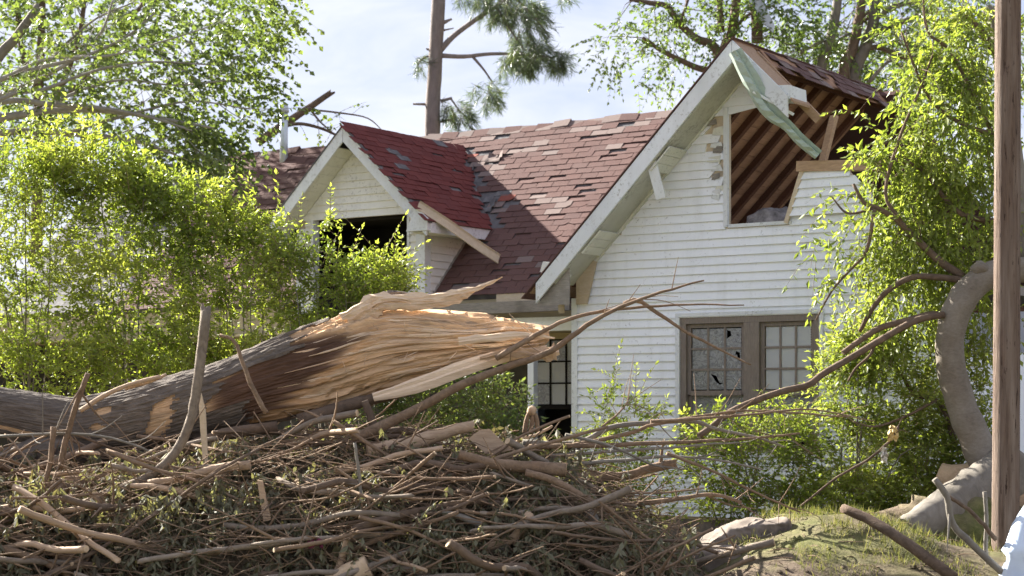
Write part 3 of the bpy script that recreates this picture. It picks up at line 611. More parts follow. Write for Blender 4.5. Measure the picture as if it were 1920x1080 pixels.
# ------------------------------------------------------------------ foliage machinery
class Fol:
    def __init__(s): s.V = []; s.T = []; s.t = []; s.n = 0; s.SV = []; s.ST = []; s.sn = 0
    def leaves(s, p, d, side, Ln, W, tone):
        N_ = len(p); d = d/np.linalg.norm(d, axis=1, keepdims=True); nrm = np.cross(d, side); nl = np.linalg.norm(nrm, axis=1, keepdims=True)+1e-9; nrm = nrm/nl; sd = np.cross(nrm, d)
        Ln = Ln[:, None]; W = W[:, None]; f = W*RG.uniform(.05, .35, (N_, 1))
        v = np.stack([p, p+d*Ln*.42+sd*W*.5+nrm*f, p+d*Ln-nrm*f*.6, p+d*Ln*.42-sd*W*.5+nrm*f], 1)
        b = s.n+4*np.arange(N_)[:, None]; s.V.append(v.reshape(-1, 3)); s.T.append(np.concatenate([b+[0, 1, 2], b+[0, 2, 3]], 1).reshape(-1, 3)); s.t.append(np.repeat(tone, 4)); s.n += 4*N_
    def stems(s, A, B_, C_, r):
        """three-sided quadratic stems A->B->C (thin)"""
        N_ = len(A); rings = []
        for q, (a, sc) in enumerate(((A, 1.), (B_, .75), (C_, .35))):
            for k_ in range(3):
                an = 2.1*k_; rings.append(a+np.array([math.cos(an), math.sin(an)*.7, math.sin(an)*.7])*(r*sc)[:, None])
        v = np.stack(rings, 1); b = s.sn+9*np.arange(N_)[:, None]; fs = []
        for q in (0, 3):
            for k_ in range(3): fs.append(b+[q+k_, q+(k_+1) % 3, q+3+(k_+1) % 3, q+3+k_])
        s.SV.append(v.reshape(-1, 3)); s.ST.append(np.concatenate(fs, 0)); s.sn += 9*N_
    def sprays(s, S, D, ln, droop, J, leaf, wid, pair=True, leafdroop=.25, spread=.85, tone0=None, tip=True, stem_r=.003, jit=.35):
        M_ = len(S); D = D/np.linalg.norm(D, axis=1, keepdims=True); dn = np.array([0, 0, -1.]); t0 = RG.random(M_)*.55+.1 if tone0 is None else tone0
        pos = lambda t: S+D*(ln*t)[:, None]+dn*(droop*ln*t*t)[:, None]
        if stem_r: s.stems(pos(np.zeros(M_)), pos(np.full(M_, .5)), pos(np.ones(M_)), np.full(M_, stem_r))
        rs = RG.normal(size=(M_, 3))
        for j in range(J):
            t = np.full(M_, (j+.6)/J)*RG.uniform(.92, 1.05, M_); p = pos(t); tg = D+dn*(2*droop*t)[:, None]; tg = tg/np.linalg.norm(tg, axis=1, keepdims=True)
            side = np.cross(tg, rs*.45+np.array([0, .0, 1.])); side /= np.linalg.norm(side, axis=1, keepdims=True)+1e-9
            for sg in ((1, -1) if pair else ((1,) if j % 2 else (-1,))):
                d = side*sg*spread+tg*.6+dn*leafdroop+RG.normal(size=(M_, 3))*jit
                L_ = leaf*RG.uniform(.6, 1.25, M_)*(1-.3*t); s.leaves(p, d, np.cross(d, np.array([0, 0, 1.])+RG.normal(size=(M_, 3))*.55), L_, L_*wid*RG.uniform(.8, 1.2, M_), np.clip(t0+RG.normal(size=M_)*.13+.15*t, 0, 1))
        if tip: s.leaves(pos(np.ones(M_)), D+dn*(2*droop)[:, None], RG.normal(size=(M_, 3)), leaf*RG.uniform(.7, 1.2, M_), leaf*wid*np.ones(M_), np.clip(t0+.2, 0, 1))
    def build(s, parent, mat, smat, name='crown', sname='twigs'):
        o = trimesh(name, np.concatenate(s.V), np.concatenate(s.T), mat, parent, np.concatenate(s.t)); o['kind'] = 'stuff' if parent is None else ''
        if parent is not None: del o['kind']
        if s.SV: trimesh(sname, np.concatenate(s.SV), np.concatenate(s.ST), smat, parent)['kind'] = 'stuff'
        return o
def blob_pts(blobs, shell=.55):
    """blobs: (u, v, Y, ru, rv, ry_m, count) -> world points, outward directions, rel. depth in the blob"""
    PP = []; DD = []
    for (u, v, Y, ru, rv, ry, n) in blobs:
        d = RG.normal(size=(n, 3)); d /= np.linalg.norm(d, axis=1, keepdims=True); r = RG.random(n)**(1/3.); r = np.where(RG.random(n) < shell, .75+.3*RG.random(n), r)
        wob = .78+.5*fbm(d[:, 0]*2+u*.01+5, d[:, 2]*2+d[:, 1]+5, int(u) % 97)
        c = np.array(P(u, v, Y)); PP.append(c+d*(r*wob)[:, None]*np.array([pr(ru, Y), ry, pr(rv, Y)])); DD.append(d)
    return np.concatenate(PP), np.concatenate(DD)
def stems_to(mb, base, targets, r, spread=.15, sides=5, arch=.25):
    for t in targets:
        t = Vector(t); b = Vector(base)+Vector((random.uniform(-1, 1), random.uniform(-1, 1), 0))*spread; h = t.z-b.z
        mb.tube([b, b.lerp(t, .4)+Vector((random.uniform(-.1, .1), random.uniform(-.1, .1), h*arch*.6)), b.lerp(t, .75)+Vector((random.uniform(-.08, .08), 0, h*arch*.5)), t], r, r*.3, sides, 8, cap=False)
def shrub(label, base_u, base_Y, blobs, mat, smat=None, leaf=.066, wid=.46, ln=(.22, .5), J=6, updir=.55, droop=.35, nst=14, group=None, name='shrub', outw=.7, shell=.55, st_r=.012, leafdroop=.1, shoots=26):
    bx = (base_u-CX)/F*base_Y; root = empty(name, (bx, base_Y, float(ground_z(bx, base_Y))), 0, label, 'shrub', group)
    S, D = blob_pts(blobs, shell); D = D*outw+np.array([0, -.05, updir])+RG.normal(size=S.shape)*.45
    keep = S[:, 2] > .12; S = S[keep]; D = D[keep]
    f = Fol(); l_ = RG.uniform(ln[0], ln[1], len(S)); cl = fbm(S[:, 0]*2.2+40, S[:, 2]*2.2+S[:, 1]+40, 9)
    f.sprays(S-D/np.linalg.norm(D, axis=1, keepdims=True)*(l_*.5)[:, None], D, l_, np.full(len(S), droop), J, leaf, wid, leafdroop=leafdroop, tone0=np.clip(cl*1.5-.32, 0, .9))
    cand = RG.choice(len(S), min(len(S), 260), replace=False); cand = cand[np.argsort(-(S[cand, 2]+RG.normal(size=len(cand))*.25))][:shoots]
    Ds = np.array([0, -.1, 1.])+RG.normal(size=(len(cand), 3))*.38; f.sprays(S[cand], Ds, RG.uniform(.35, .85, len(cand)), RG.uniform(.05, .5, len(cand)), 8, leaf*1.1, wid, leafdroop=leafdroop, tone0=RG.uniform(.35, .8, len(cand)), stem_r=.004)
    off = np.array(root.location); f.V = [v-off for v in f.V]; f.SV = [v-off for v in f.SV]
    f.build(root, mat, smat or M_TWIG, 'foliage', 'twigs')
    mb = MB(); stems_to(mb, (0, 0, -.05), [Vector(S[i])-root.location for i in RG.choice(len(S), nst)], st_r); mb.build('stems', smat or M_BARKG, root)
    return root

# ------------------------------------------------------------------ brush in front of the house, left
G = 'bright green shrubs left of the house'
shrub('tall dense shrub at the far left edge, before the porch', 60, 21.2, [(0, 500, 22.0, 90, 160, .3, 170), (10, 420, 21.5, 150, 150, .4, 336), (60, 335, 21.6, 120, 75, .4, 240), (40, 560, 21.2, 160, 120, .45, 336), (60, 680, 20.9, 160, 70, .4, 240)], M_LBRUSH, group=G, leaf=.07, nst=9)
shrub('broad leafy shrub under the fallen crown, tallest pale tips', 240, 21.3, [(250, 420, 21.6, 130, 100, .4, 304), (170, 315, 21.7, 110, 55, .4, 208), (320, 365, 21.7, 110, 50, .4, 208), (260, 560, 21.2, 150, 110, .45, 304), (280, 670, 20.9, 150, 70, .4, 240)], M_LBRUSH, leaf=.085, group=G, nst=9)
shrub('yellow green shrub below the dormer eave', 450, 21.2, [(440, 470, 21.5, 110, 90, .4, 272), (420, 436, 21.7, 90, 40, .35, 152), (430, 600, 21.1, 120, 110, .45, 272), (450, 680, 20.8, 110, 60, .4, 160)], M_LBRUSH, leaf=.076, group=G, nst=9, shoots=10)
shrub('feathery shrub reaching into the dormer window', 600, 20.9, [(590, 540, 21.1, 90, 80, .4, 240), (535, 470, 21.3, 55, 38, .3, 88), (600, 650, 20.8, 110, 80, .4, 224), (612, 430, 21.3, 8, 34, .1, 12)], M_LBRUSH, group=G, shell=.4, nst=9, shoots=7)
shrub('rounded shrub right of the dormer window, beside the roof eave', 720, 20.8, [(690, 520, 21.0, 70, 58, .4, 184), (740, 510, 21.0, 42, 42, .3, 88), (700, 630, 20.8, 95, 100, .45, 224)], M_LBRUSH, group=G, shell=.4, nst=9, shoots=7)
shrub('dark low shrub behind the splintered log end', 860, 20.5, [(830, 740, 20.6, 110, 80, .4, 240), (930, 770, 20.4, 80, 60, .4, 144), (700, 760, 20.5, 120, 60, .4, 176), (960, 840, 20.0, 70, 60, .4, 96)], M_LTREE, leaf=.07, group=G, shell=.4, nst=9)
# shrubs before the white wall
G = 'shrubs growing against the white wall'
shrub('sparse sapling before the white wall left of the window', 1150, 20.2, [(1130, 760, 20.3, 38, 55, .2, 26), (1195, 790, 20.2, 55, 55, .25, 50), (1150, 850, 20.2, 90, 60, .3, 90), (1180, 930, 19.8, 110, 60, .35, 110), (1090, 850, 19.8, 50, 50, .3, 50)], M_LRIGHT, nst=9, shell=.3, ln=(.2, .4), group=G, st_r=.008, shoots=5)
shrub('bright shrub growing over the lower part of the window', 1390, 19.6, [(1395, 795, 19.6, 50, 38, .25, 60), (1320, 810, 19.6, 60, 50, .3, 90), (1480, 775, 19.6, 60, 40, .25, 70), (1400, 870, 19.5, 130, 70, .4, 260), (1440, 940, 19.3, 130, 50, .4, 200)], M_LBRUSH, leaf=.062, group=G, shell=.35, nst=9, shoots=2)
shrub('dense shrub right of the window below the bent trunk', 1600, 19.4, [(1605, 670, 19.5, 60, 60, .35, 130), (1640, 720, 19.4, 110, 100, .4, 320), (1600, 850, 19.4, 130, 90, .4, 330), (1730, 850, 19.4, 90, 100, .4, 260), (1770, 720, 19.4, 80, 100, .4, 220)], M_LRIGHT, leaf=.07, group=G, shell=.4, nst=10)
shrub('low green undergrowth at the foot of the bent trunk', 1700, 19.2, [(1700, 930, 19.3, 110, 60, .4, 280), (1560, 940, 19.2, 100, 50, .4, 240), (1810, 830, 19.4, 60, 60, .4, 160)], M_LBRUSH, leaf=.07, group=G, nst=8)

# ------------------------------------------------------------------ trees
def limb(root, pts, r0, r1, mat, name='limb', sides=8, segs=None, jag=0, twist=0):
    mb = MB(); loc = root.location
    mb.tube([Vector(p)-loc for p in pts], r0, r1, sides, segs, rn=.04, jag=jag); return mb.build(name, mat, root)
def px_limb(root, pts, Y, r0, r1, mat, name='limb', dY=0, **k_):
    n = len(pts); q = [P(u, v, Y+dY*i/(n-1)) for i, (u, v) in enumerate(pts)]
    limb(root, q, pr(r0, Y), pr(r1, Y), mat, name, **k_); return q
def rand_twigs(root, lines, n, ln, r, mat, f=None, leaf=0.08, up=0.1, name='twigs'):
    """side twigs along given polylines; returns tips"""
    mb = MB(); tips = []
    for _ in range(n):
        q = random.choice(lines); k_ = random.uniform(.25, 1)*(len(q)-1); j = min(int(k_), len(q)-2); p = q[j].lerp(q[j+1], k_-j); d = (q[j+1]-q[j]).normalized()
        e = (d*.7+Vector((random.gauss(0, .6), random.gauss(0, .6), random.gauss(up, .6)))).normalized(); l = random.uniform(*ln)
        mid = p+e*l*.5+Vector((random.gauss(0, .05), 0, random.gauss(0, .05)))*l; t = p+e*l+Vector((0, 0, random.uniform(-.15, .1)))*l
        mb.tube([p-root.location, mid-root.location, t-root.location], r*random.uniform(.6, 1), r*.25, 4, 6, cap=False); tips += [(mid, e), (t, e), (p.lerp(t, .75), e)]
    mb.build(name, mat, root)['kind'] = 'stuff'; return tips
def tip_leaves(root, pts, dirs, mat, smat, leaf, wid, ln, J, droop, leafdroop=.4, name='crown', jit=.4, tone0=None):
    f = Fol(); S = np.array([tuple(p) for p in pts]); D = np.array([tuple(d) for d in dirs])
    if tone0 is None: tone0 = np.clip(fbm(S[:, 0]*1.4+40, S[:, 2]*1.4+S[:, 1]+40, 19)*1.0-.08, 0, .85)
    f.sprays(S, D+RG.normal(size=S.shape)*.3, RG.uniform(ln[0], ln[1], len(S)), np.full(len(S), droop), J, leaf, wid, leafdroop=leafdroop, jit=jit, tone0=tone0)
    off = np.array(root.location); f.V = [v-off for v in f.V]; f.SV = [v-off for v in f.SV]; return f.build(root, mat, smat, name, 'leaf_stalks')
# fallen crown lying on the left roof
t = empty('fallen_tree', P(-260, 330, 28.0), 0, 'large leafy tree crown fallen across the left end of the roof', 'tree')
ll = []
for pts, r0, r1, Y in (([(-260, 330), (-120, 260), (0, 222), (130, 206), (250, 214), (400, 240)], 17, 2.5, 27.4), ([(-120, 260), (0, 192), (100, 196), (200, 204), (290, 222), (360, 245)], 10, 2, 27.2),
                       ([(-200, 300), (-60, 190), (0, 150), (70, 128), (150, 108), (235, 70), (290, 25)], 10, 1.8, 27.3), ([(-160, 280), (-50, 200), (50, 160), (140, 110), (190, 60), (215, -10)], 9, 2, 27.6),
                       ([(-160, 290), (0, 186), (80, 168), (180, 132), (280, 116), (400, 122)], 7, 1.5, 27.0), ([(-200, 300), (0, 250), (120, 250), (240, 262), (330, 290)], 12, 3, 27.6), ([(-100, 240), (30, 175), (110, 95), (180, 35), (250, 5)], 6, 1.5, 27.8),
                       ([(60, 215), (150, 170), (230, 150), (330, 160), (430, 150)], 5, 1.3, 27.4), ([(120, 250), (260, 210), (360, 190), (470, 205)], 5, 1.2, 27.3), ([(0, 150), (90, 110), (200, 105), (330, 70), (420, 40)], 5, 1.2, 27.1)):
    ll.append(px_limb(t, pts, Y-.3, r0*.72, r1*.8, M_BARKP, dY=-.4))
px_limb(t, [(-60, 190), (0, 103), (25, 76), (50, 42), (68, 16)], 26.9, 11, 7, M_BARKG, jag=.8)
tp = rand_twigs(t, ll, 150, (.5, 1.6), .008, M_BARKP)
S, D = blob_pts([(310, 80, 28.00, 150, 90, .9, 120), (420, 60, 28.20, 90, 70, .7, 80), (410, 190, 27.90, 100, 75, .7, 120), (250, 245, 27.80, 190, 45, .7, 110), (350, 285, 27.70, 120, 40, .6, 120), (385, 292, 27.60, 45, 42, .4, 45), (500, 20, 28.40, 50, 45, .5, 60), (110, 40, 28.60, 130, 60, .8, 60), (60, 230, 27.80, 120, 40, .7, 60), (490, 130, 28.00, 40, 60, .4, 36)], .35)
S = [Vector(x) for x in S]+[p for p, d in tp]; D = [Vector(x)*.6+Vector((.4, -.1, -.1)) for x in D]+[d for p, d in tp]
tip_leaves(t, S, D, M_LTREE, M_BARKG, .098, .85, (.24, .52), 4, .45, .75, jit=.55)
# upright tree behind it
t = empty('background_tree', (-8.7, 34, 0), 0, 'upright dark tree behind the fallen crown at the far left', 'tree')
bl = [px_limb(t, p, 34, a, b, M_BARK, n_) for p, a, b, n_ in (([(60, 780), (70, 400), (72, 200), (78, 60), (80, -20)], 13, 6, 'trunk'), ([(72, 250), (120, 150), (150, 60), (160, -20)], 7, 4, 'limb'), ([(74, 180), (40, 90), (30, -30)], 7, 4, 'limb'), ([(100, 200), (200, 110), (250, 30), (290, -20)], 5, 3, 'limb'))]
tp = rand_twigs(t, bl, 60, (.6, 1.6), .014, M_BARK); S, D = blob_pts([(60, 60, 34.2, 200, 90, 1.0, 200), (300, 20, 34.5, 180, 60, .9, 110), (460, 10, 34.2, 70, 50, .6, 50), (40, 200, 34.5, 200, 90, 1.0, 150)], .2)
tip_leaves(t, [Vector(x) for x in S]+[p for p, d in tp], [Vector(x) for x in D]+[d for p, d in tp], M_LBACK, M_BARK, .12, .7, (.3, .6), 5, .4, .6)
# broken branch lying on the roof behind the vent pipe
t = empty('broken_branch', P(490, 262, 31.4), 0, 'thick broken branch sticking up behind the vent pipe on the left roof', 'branch')
bl = [px_limb(t, [(482, 268), (530, 235), (575, 205), (617, 176)], 31.4, 9, 5.5, M_BARK, 'branch', jag=.9)]
bl.append(px_limb(t, [(520, 240), (560, 232), (600, 240), (628, 252)], 31.3, 4, 2.5, M_BARK, 'side_branch'))
bl.append(px_limb(t, [(575, 205), (640, 212), (690, 222), (720, 248)], 31.3, 2.2, .8, M_BARK, 'side_branch')); bl.append(px_limb(t, [(582, 205), (600, 228), (625, 250)], 31.3, 2.5, 1.2, M_BARK, 'side_branch'))
tp = rand_twigs(t, bl[1:], 12, (.2, .5), .006, M_BARK); tip_leaves(t, [p for p, d in tp][::3], [d for p, d in tp][::3], M_LTREE, M_BARK, .08, .8, (.1, .2), 1, .3)
# pine behind the roof
YP = 34.0
t = empty('pine_tree', P(811, 770+1.6/YP*F, YP), 0, 'tall pine with bare trunk and drooping needle branches behind the roof', 'tree')
px_limb(t, [(806, 934), (810, 400), (811, 255), (812, 190), (817, 100), (822, 0), (826, -120)], YP, 16, 12, M_PINEB, 'trunk', sides=12)
pl = []
for pts, r0, r1 in (([(824, 96), (850, 68), (890, 38), (930, 12), (960, -10)], 6, 3), ([(822, 104), (870, 106), (920, 101), (980, 102), (1040, 108)], 5, 2), ([(886, 106), (905, 128), (922, 152)], 3, 1.5), ([(826, 190), (846, 184)], 4, 2.5), ([(826, 228), (846, 224)], 3, 1.5), ([(815, 196), (776, 195)], 3.5, 2), ([(812, 104), (795, 108), (785, 118)], 2.5, 1.5),
                    ([(826, 45), (846, 36)], 5, 2), ([(826, 58), (850, 53)], 2.5, 1), ([(822, 98), (800, 92)], 4, 2), ([(960, -10), (1000, 30), (1030, 70)], 3, 1.5), ([(930, 12), (960, 60), (985, 95)], 3, 1.2), ([(980, 102), (1010, 110), (1060, 118)], 2, 1), ([(846, 186), (860, 205), (880, 225)], 2, .8), ([(880, 240), (900, 248)], 2, 1)):
    q = px_limb(t, pts, YP, r0, r1, M_PINEB, jag=.5); pl.append(q)
S, D = blob_pts([(990, 50, YP, 38, 48, .7, 90), (960, 20, YP, 60, 28, .7, 70), (1000, 108, YP, 55, 22, .6, 80), (1050, 118, YP, 26, 16, .3, 30), (930, 5, YP, 50, 24, .7, 50), (985, 118, YP, 26, 20, .4, 30), (945, 122, YP, 12, 18, .3, 10), (918, 178, YP, 24, 26, .35, 30), (850, 205, YP, 22, 22, .3, 20), (868, 225, YP, 20, 25, .3, 18), (788, 122, YP, 8, 14, .15, 8), (885, 225, YP, 8, 14, .15, 5), (870, -5, YP, 14, 14, .2, 8), (890, 170, YP, 8, 10, .15, 4), (1062, 0, YP, 18, 8, .2, 6)], .3)
f = Fol(); D = D*.5+np.array([.25, -.1, -.75])+RG.normal(size=D.shape)*.25; D /= np.linalg.norm(D, axis=1, keepdims=True); tn = np.clip(.35+RG.normal(size=len(S))*.22, 0, 1)
f.stems(S-D*.12, S, S+D*.12, np.full(len(S), .006))
for j in range(26):
    tt = RG.uniform(-.10, .13, len(S)); d = D*.8+RG.normal(size=S.shape)*.42; L_ = RG.uniform(.13, .24, len(S)); f.leaves(S+D*tt[:, None], d, RG.normal(size=S.shape), L_, np.full(len(S), .010), np.clip(tn+RG.normal(size=len(S))*.1, 0, 1))
off = np.array(t.location); f.V = [v-off for v in f.V]; f.SV = [v-off for v in f.SV]; f.build(t, M_LPINE, M_PINEB, 'needles', 'twigs')
# trees behind the torn gable
YB = 33.0
def back_tree(label, base_u, limbs, blobs, ntw=40, Y=YB, leaf=.105, mat=M_BARKG, name='background_tree', twl=(.5, 1.5), lm=M_LBACK):
    t = empty(name, P(base_u, 770+1.6/Y*F, Y), 0, label, 'tree', 'trees behind the torn gable'); q = []
    for i, (pts, a, b) in enumerate(limbs): q.append(px_limb(t, pts, Y, a, b, mat, 'trunk' if i == 0 else 'limb', sides=9))
    tp = rand_twigs(t, q, ntw, twl, .012, mat); S, D = blob_pts(blobs, .25)
    tip_leaves(t, [Vector(x) for x in S]+[p for p, d in tp][::2], [Vector(x)+Vector((0, 0, -.2)) for x in D]+[d for p, d in tp][::2], lm, mat, leaf, .5, (.25, .55), 5, .5, .5); return t
back_tree('broken crowned tree with crooked brown limbs left of the gable peak', 1350, [([(1360, 934), (1355, 400), (1352, 130), (1372, 60), (1385, -30)], 13, 8), ([(1352, 110), (1335, 84), (1305, 72), (1275, 45), (1250, 12), (1220, 6), (1180, -2)], 9, 4), ([(1350, 135), (1310, 128), (1270, 110), (1235, 92), (1205, 70)], 7, 3), ([(1352, 60), (1350, 20), (1348, -20)], 7, 6), ([(1420, 80), (1418, 30), (1412, -20)], 11, 10), ([(1365, 70), (1400, 30), (1450, 10)], 4, 2), ([(1275, 45), (1290, 0), (1300, -30)], 3, 2)],
          [(1160, 85, YB, 45, 40, .5, 34), (1220, 40, YB, 50, 40, .6, 26), (1290, 130, YB, 50, 28, .5, 26), (1320, 50, YB, 60, 50, .7, 50), (1280, 10, YB, 60, 30, .6, 30), (1450, 40, YB, 60, 60, .7, 90), (1200, 165, YB, 30, 10, .3, 6), (1230, 110, YB, 40, 30, .5, 16), (1395, 10, YB, 60, 40, .6, 60)], 70, mat=M_BARK, twl=(.3, 1.0))
back_tree('slim grey trunk standing just behind the torn ridge', 1535, [([(1500, 934), (1520, 400), (1538, 140), (1556, 80), (1568, 20), (1575, -40)], 13, 8), ([(1545, 110), (1580, 70), (1600, 60)], 3, 1.5), ([(1545, 75), (1500, 100)], 4, 2)], [(1520, 60, YB, 50, 60, .8, 90), (1540, 110, YB+.5, 90, 40, .8, 110), (1490, 20, YB, 50, 40, .7, 60)], 24)
back_tree('dark leaning trunk between two grey trunks', 1585, [([(1560, 934), (1570, 400), (1582, 142), (1598, 95), (1612, 30), (1620, -40)], 14, 8), ([(1590, 110), (1640, 88), (1700, 108), (1750, 106), (1800, 112)], 6, 3), ([(1618, 40), (1640, 10), (1650, -20)], 6, 4)], [(1640, 130, YB+1, 100, 60, 1.0, 190), (1700, 160, YB+1, 70, 90, 1.0, 190), (1560, 130, YB+1.5, 70, 40, .8, 90)], 24, mat=M_BARK)
back_tree('forked grey trunk leaning right behind the ridge end', 1605, [([(1580, 934), (1590, 400), (1602, 155), (1622, 90), (1638, 40), (1645, -30)], 14, 10), ([(1635, 65), (1680, 46), (1720, 30), (1738, 25)], 7, 4), ([(1640, 35), (1670, 15), (1710, 3), (1760, -8)], 7, 3), ([(1628, 155), (1660, 120), (1690, 105)], 4, 2)], [(1750, 60, YB+1, 90, 60, 1.0, 120), (1720, 10, YB, 80, 30, .8, 50), (1820, 100, YB+2, 90, 120, 1.2, 260), (1650, 20, YB, 50, 40, .6, 30), (1760, 220, YB+2, 110, 110, 1.2, 300)], 36)
# bent tree on the right with its drooping crown
YT = 18.6
t = empty('bent_tree', P(1860, 905, YT), 0, 'uprooted tree with a smooth grey trunk bent like a hook beside the pole', 'tree')
mb = MB(); loc = t.location
tk = [(1925, 985, 18.4), (1888, 925, 18.45), (1852, 868, 18.5), (1824, 812, 18.55), (1800, 752, 18.6), (1785, 694, 18.6), (1781, 645, 18.6), (1790, 594, 18.6), (1812, 552, 18.6), (1845, 522, 18.65), (1900, 506, 18.7), (2060, 510, 18.9)]
mb.tube([P(u, v, y)-loc for u, v, y in tk], 0, 0, 26, 70, rad=[pr(x, YT) for x in (56, 42, 34, 30, 28, 27, 27, 28, 27, 26, 24, 22)], rn=.0)
mb.v = [tuple(Vector(v_)*1+Vector((mnoise.noise(Vector(v_)*6), mnoise.noise(Vector(v_)*6+Vector((9, 0, 0))), mnoise.noise(Vector(v_)*6+Vector((0, 9, 0)))))*.016) for v_ in mb.v]
mb.build('trunk', M_BENT, t)
Vb, Tb = blob((0, 0, 0), (.085, .10, .08), 8, 18, 12, .25); o = trimesh('knob', Vb, Tb, M_BENT, t, smooth=True); o.location = P(1836, 505, 18.6)-loc
bl = []
for pts, r0, r1, Y, dY in (([(1815, 527), (1760, 520), (1710, 520), (1665, 545), (1635, 580), (1612, 622)], 7, 4, 18.8, .1), ([(1800, 590), (1745, 590), (1705, 600), (1650, 615), (1610, 640), (1580, 662)], 7, 5, 18.9, -.2), ([(1770, 590), (1720, 600), (1660, 632), (1600, 668), (1545, 700), (1515, 722), (1470, 733), (1420, 750), (1370, 772), (1335, 800), (1310, 818)], 6.5, 6, 18.5, -.5),
                       ([(1640, 640), (1632, 665), (1605, 690), (1590, 715)], 3, 2, 18.7, 0), ([(1812, 522), (1765, 492), (1720, 450), (1685, 415), (1645, 390), (1620, 380), (1600, 345)], 9, 3, 18.9, .1), ([(1790, 830), (1775, 780), (1755, 750), (1715, 740), (1690, 700)], 6, 3, 19.2, .2), ([(1690, 415), (1660, 360), (1690, 250), (1720, 180), (1750, 100)], 4, 2, 18.8, .2), ([(1755, 750), (1700, 780), (1640, 800), (1600, 790)], 3, 1.5, 19.0, -.2),
                       ([(1640, 390), (1590, 400), (1560, 370)], 3, 1.5, 18.9, .1), ([(1640, 392), (1625, 470), (1600, 500), (1560, 545), (1530, 600)], 4, 1.5, 18.9, .1), ([(1930, 512), (1900, 300), (1870, 60), (1850, 15)], 24, 10, 19.1, .2), ([(1900, 330), (1790, 110), (1740, 60), (1730, -20)], 4, 2, 19.0, .1), ([(1880, 120), (1840, 60), (1800, 20)], 9, 5, 19.1, .1), ([(1890, 260), (1800, 230), (1740, 180), (1690, 60)], 5, 2, 19.0, 0), ([(1900, 420), (1800, 400), (1740, 330), (1700, 300)], 7, 2, 19.0, 0)):
    bl.append(px_limb(t, pts, Y, r0, r1, M_BARK if r0 < 20 else M_BARKG, dY=dY))
tp = rand_twigs(t, [bl[i_] for i_ in (4, 6, 10, 11, 12, 13, 14)], 60, (.3, .8), .007, M_BARK, up=-.1)
S, D = blob_pts([(1810, 110, 19.1, 50, 90, .4, 120), (1750, 160, 19.2, 50, 60, .35, 50), (1785, 260, 19.2, 80, 80, .4, 170), (1735, 330, 19.2, 50, 60, .3, 90), (1790, 390, 19.3, 80, 100, .4, 210), (1695, 430, 19.2, 50, 60, .3, 70), (1750, 480, 19.3, 80, 60, .35, 150), (1700, 570, 19.3, 65, 60, .35, 110), (1655, 275, 19.3, 22, 40, .2, 20), (1655, 350, 19.3, 22, 40, .2, 18), (1545, 470, 19.2, 30, 26, .2, 12), (1600, 430, 19.2, 26, 26, .2, 8), (1840, 570, 19.5, 50, 90, .3, 110), (1555, 525, 19.2, 22, 16, .2, 8), (1640, 480, 19.2, 30, 50, .25, 22), (1890, 300, 19.5, 60, 260, .4, 120), (1810, 20, 19.3, 60, 40, .4, 36), (1730, 110, 19.4, 30, 40, .3, 14), (1640, 640, 19.3, 50, 40, .3, 50)], .35)
D = D*.5+np.array([-.25, -.1, -.45])
tip_leaves(t, [Vector(x) for x in S]+[p for p, d in tp], [Vector(x) for x in D]+[d for p, d in tp], M_LRIGHT, M_BARK, .10, .40, (.18, .42), 5, .45, .5, jit=.6)
# torn root plate and the split root flare
mb = MB(); mb.tube([P(u, v, y)-loc for u, v, y in ((1905, 890, 18.3), (1850, 915, 18.15), (1795, 948, 17.95), (1745, 975, 17.75), (1695, 1000, 17.5))], 0, 0, 16, 26, rad=[pr(x, 18.5) for x in (60, 52, 44, 38, 26)], rn=.07); mb.build('root', M_BARKG, t)
mb = MB(); mb.tube([P(u, v, y)-loc for u, v, y in ((1905, 880, 18.9), (1850, 900, 18.9), (1790, 898, 18.9), (1760, 888, 18.95))], 0, 0, 14, 16, rad=[pr(x, 18.5) for x in (60, 42, 28, 22)], rn=.03); mb.build('root', M_CUT, t)
mb = MB(); mb.tube([P(u, v, y)-loc for u, v, y in ((1900, 925, 18.3), (1850, 945, 18.15), (1815, 985, 18.0), (1800, 1030, 17.9))], 0, 0, 12, 18, rad=[pr(x, 18.3) for x in (55, 42, 30, 16)], rn=.06); mb.build('root', M_TAN, t)
Vb, Tb = blob((0, 0, 0), (.80, .55, .40), 14, 40, 26, .45); o = trimesh('root_soil', Vb, Tb, M_SOIL, t, smooth=True); o.location = P(1800, 1010, 18.1)-loc

# ------------------------------------------------------------------ utility pole
mb = MB(); mb.tube([P(1884, 1180, 16.6), P(1888, 540, 16.6), P(1893, -900, 16.6)], .124, .108, 28, 40, rn=.006)
po = mb.build('utility_pole', M_POLE); tag(po, 'round weathered wooden utility pole at the right edge of the photo', 'pole')
# ------------------------------------------------------------------ splintered trunk
LT = empty('snapped_tree', P(250, 870, 17.2), 0, 'huge fallen tree trunk snapped off in long pale splinters', 'tree'); lo_ = np.array(LT.location)
prof = np.array([(-330, 700, 790, 17.9), (-120, 712, 800, 17.7), (0, 730, 815, 17.5), (80, 742, 835, 17.45), (150, 752, 856, 17.4), (250, 728, 852, 17.3), (330, 708, 834, 17.25), (400, 688, 812, 17.2), (480, 656, 787, 17.15), (560, 628, 770, 17.1), (640, 600, 754, 17.05), (700, 577, 738, 17.0), (760, 574, 722, 17.0), (850, 583, 704, 16.95), (930, 589, 684, 16.9), (1000, 600, 664, 16.9), (1030, 606, 658, 16.9)])
NT, NP = 300, 340
us = np.linspace(-330, 1030, NT); top = np.interp(us, prof[:, 0], prof[:, 1]); bot = np.interp(us, prof[:, 0], prof[:, 2]); yy = np.interp(us, prof[:, 0], prof[:, 3])
ker = np.hanning(21); ker /= ker.sum(); smo = lambda a: np.convolve(np.pad(a, 10, mode='edge'), ker, 'valid'); top, bot = smo(top), smo(bot)
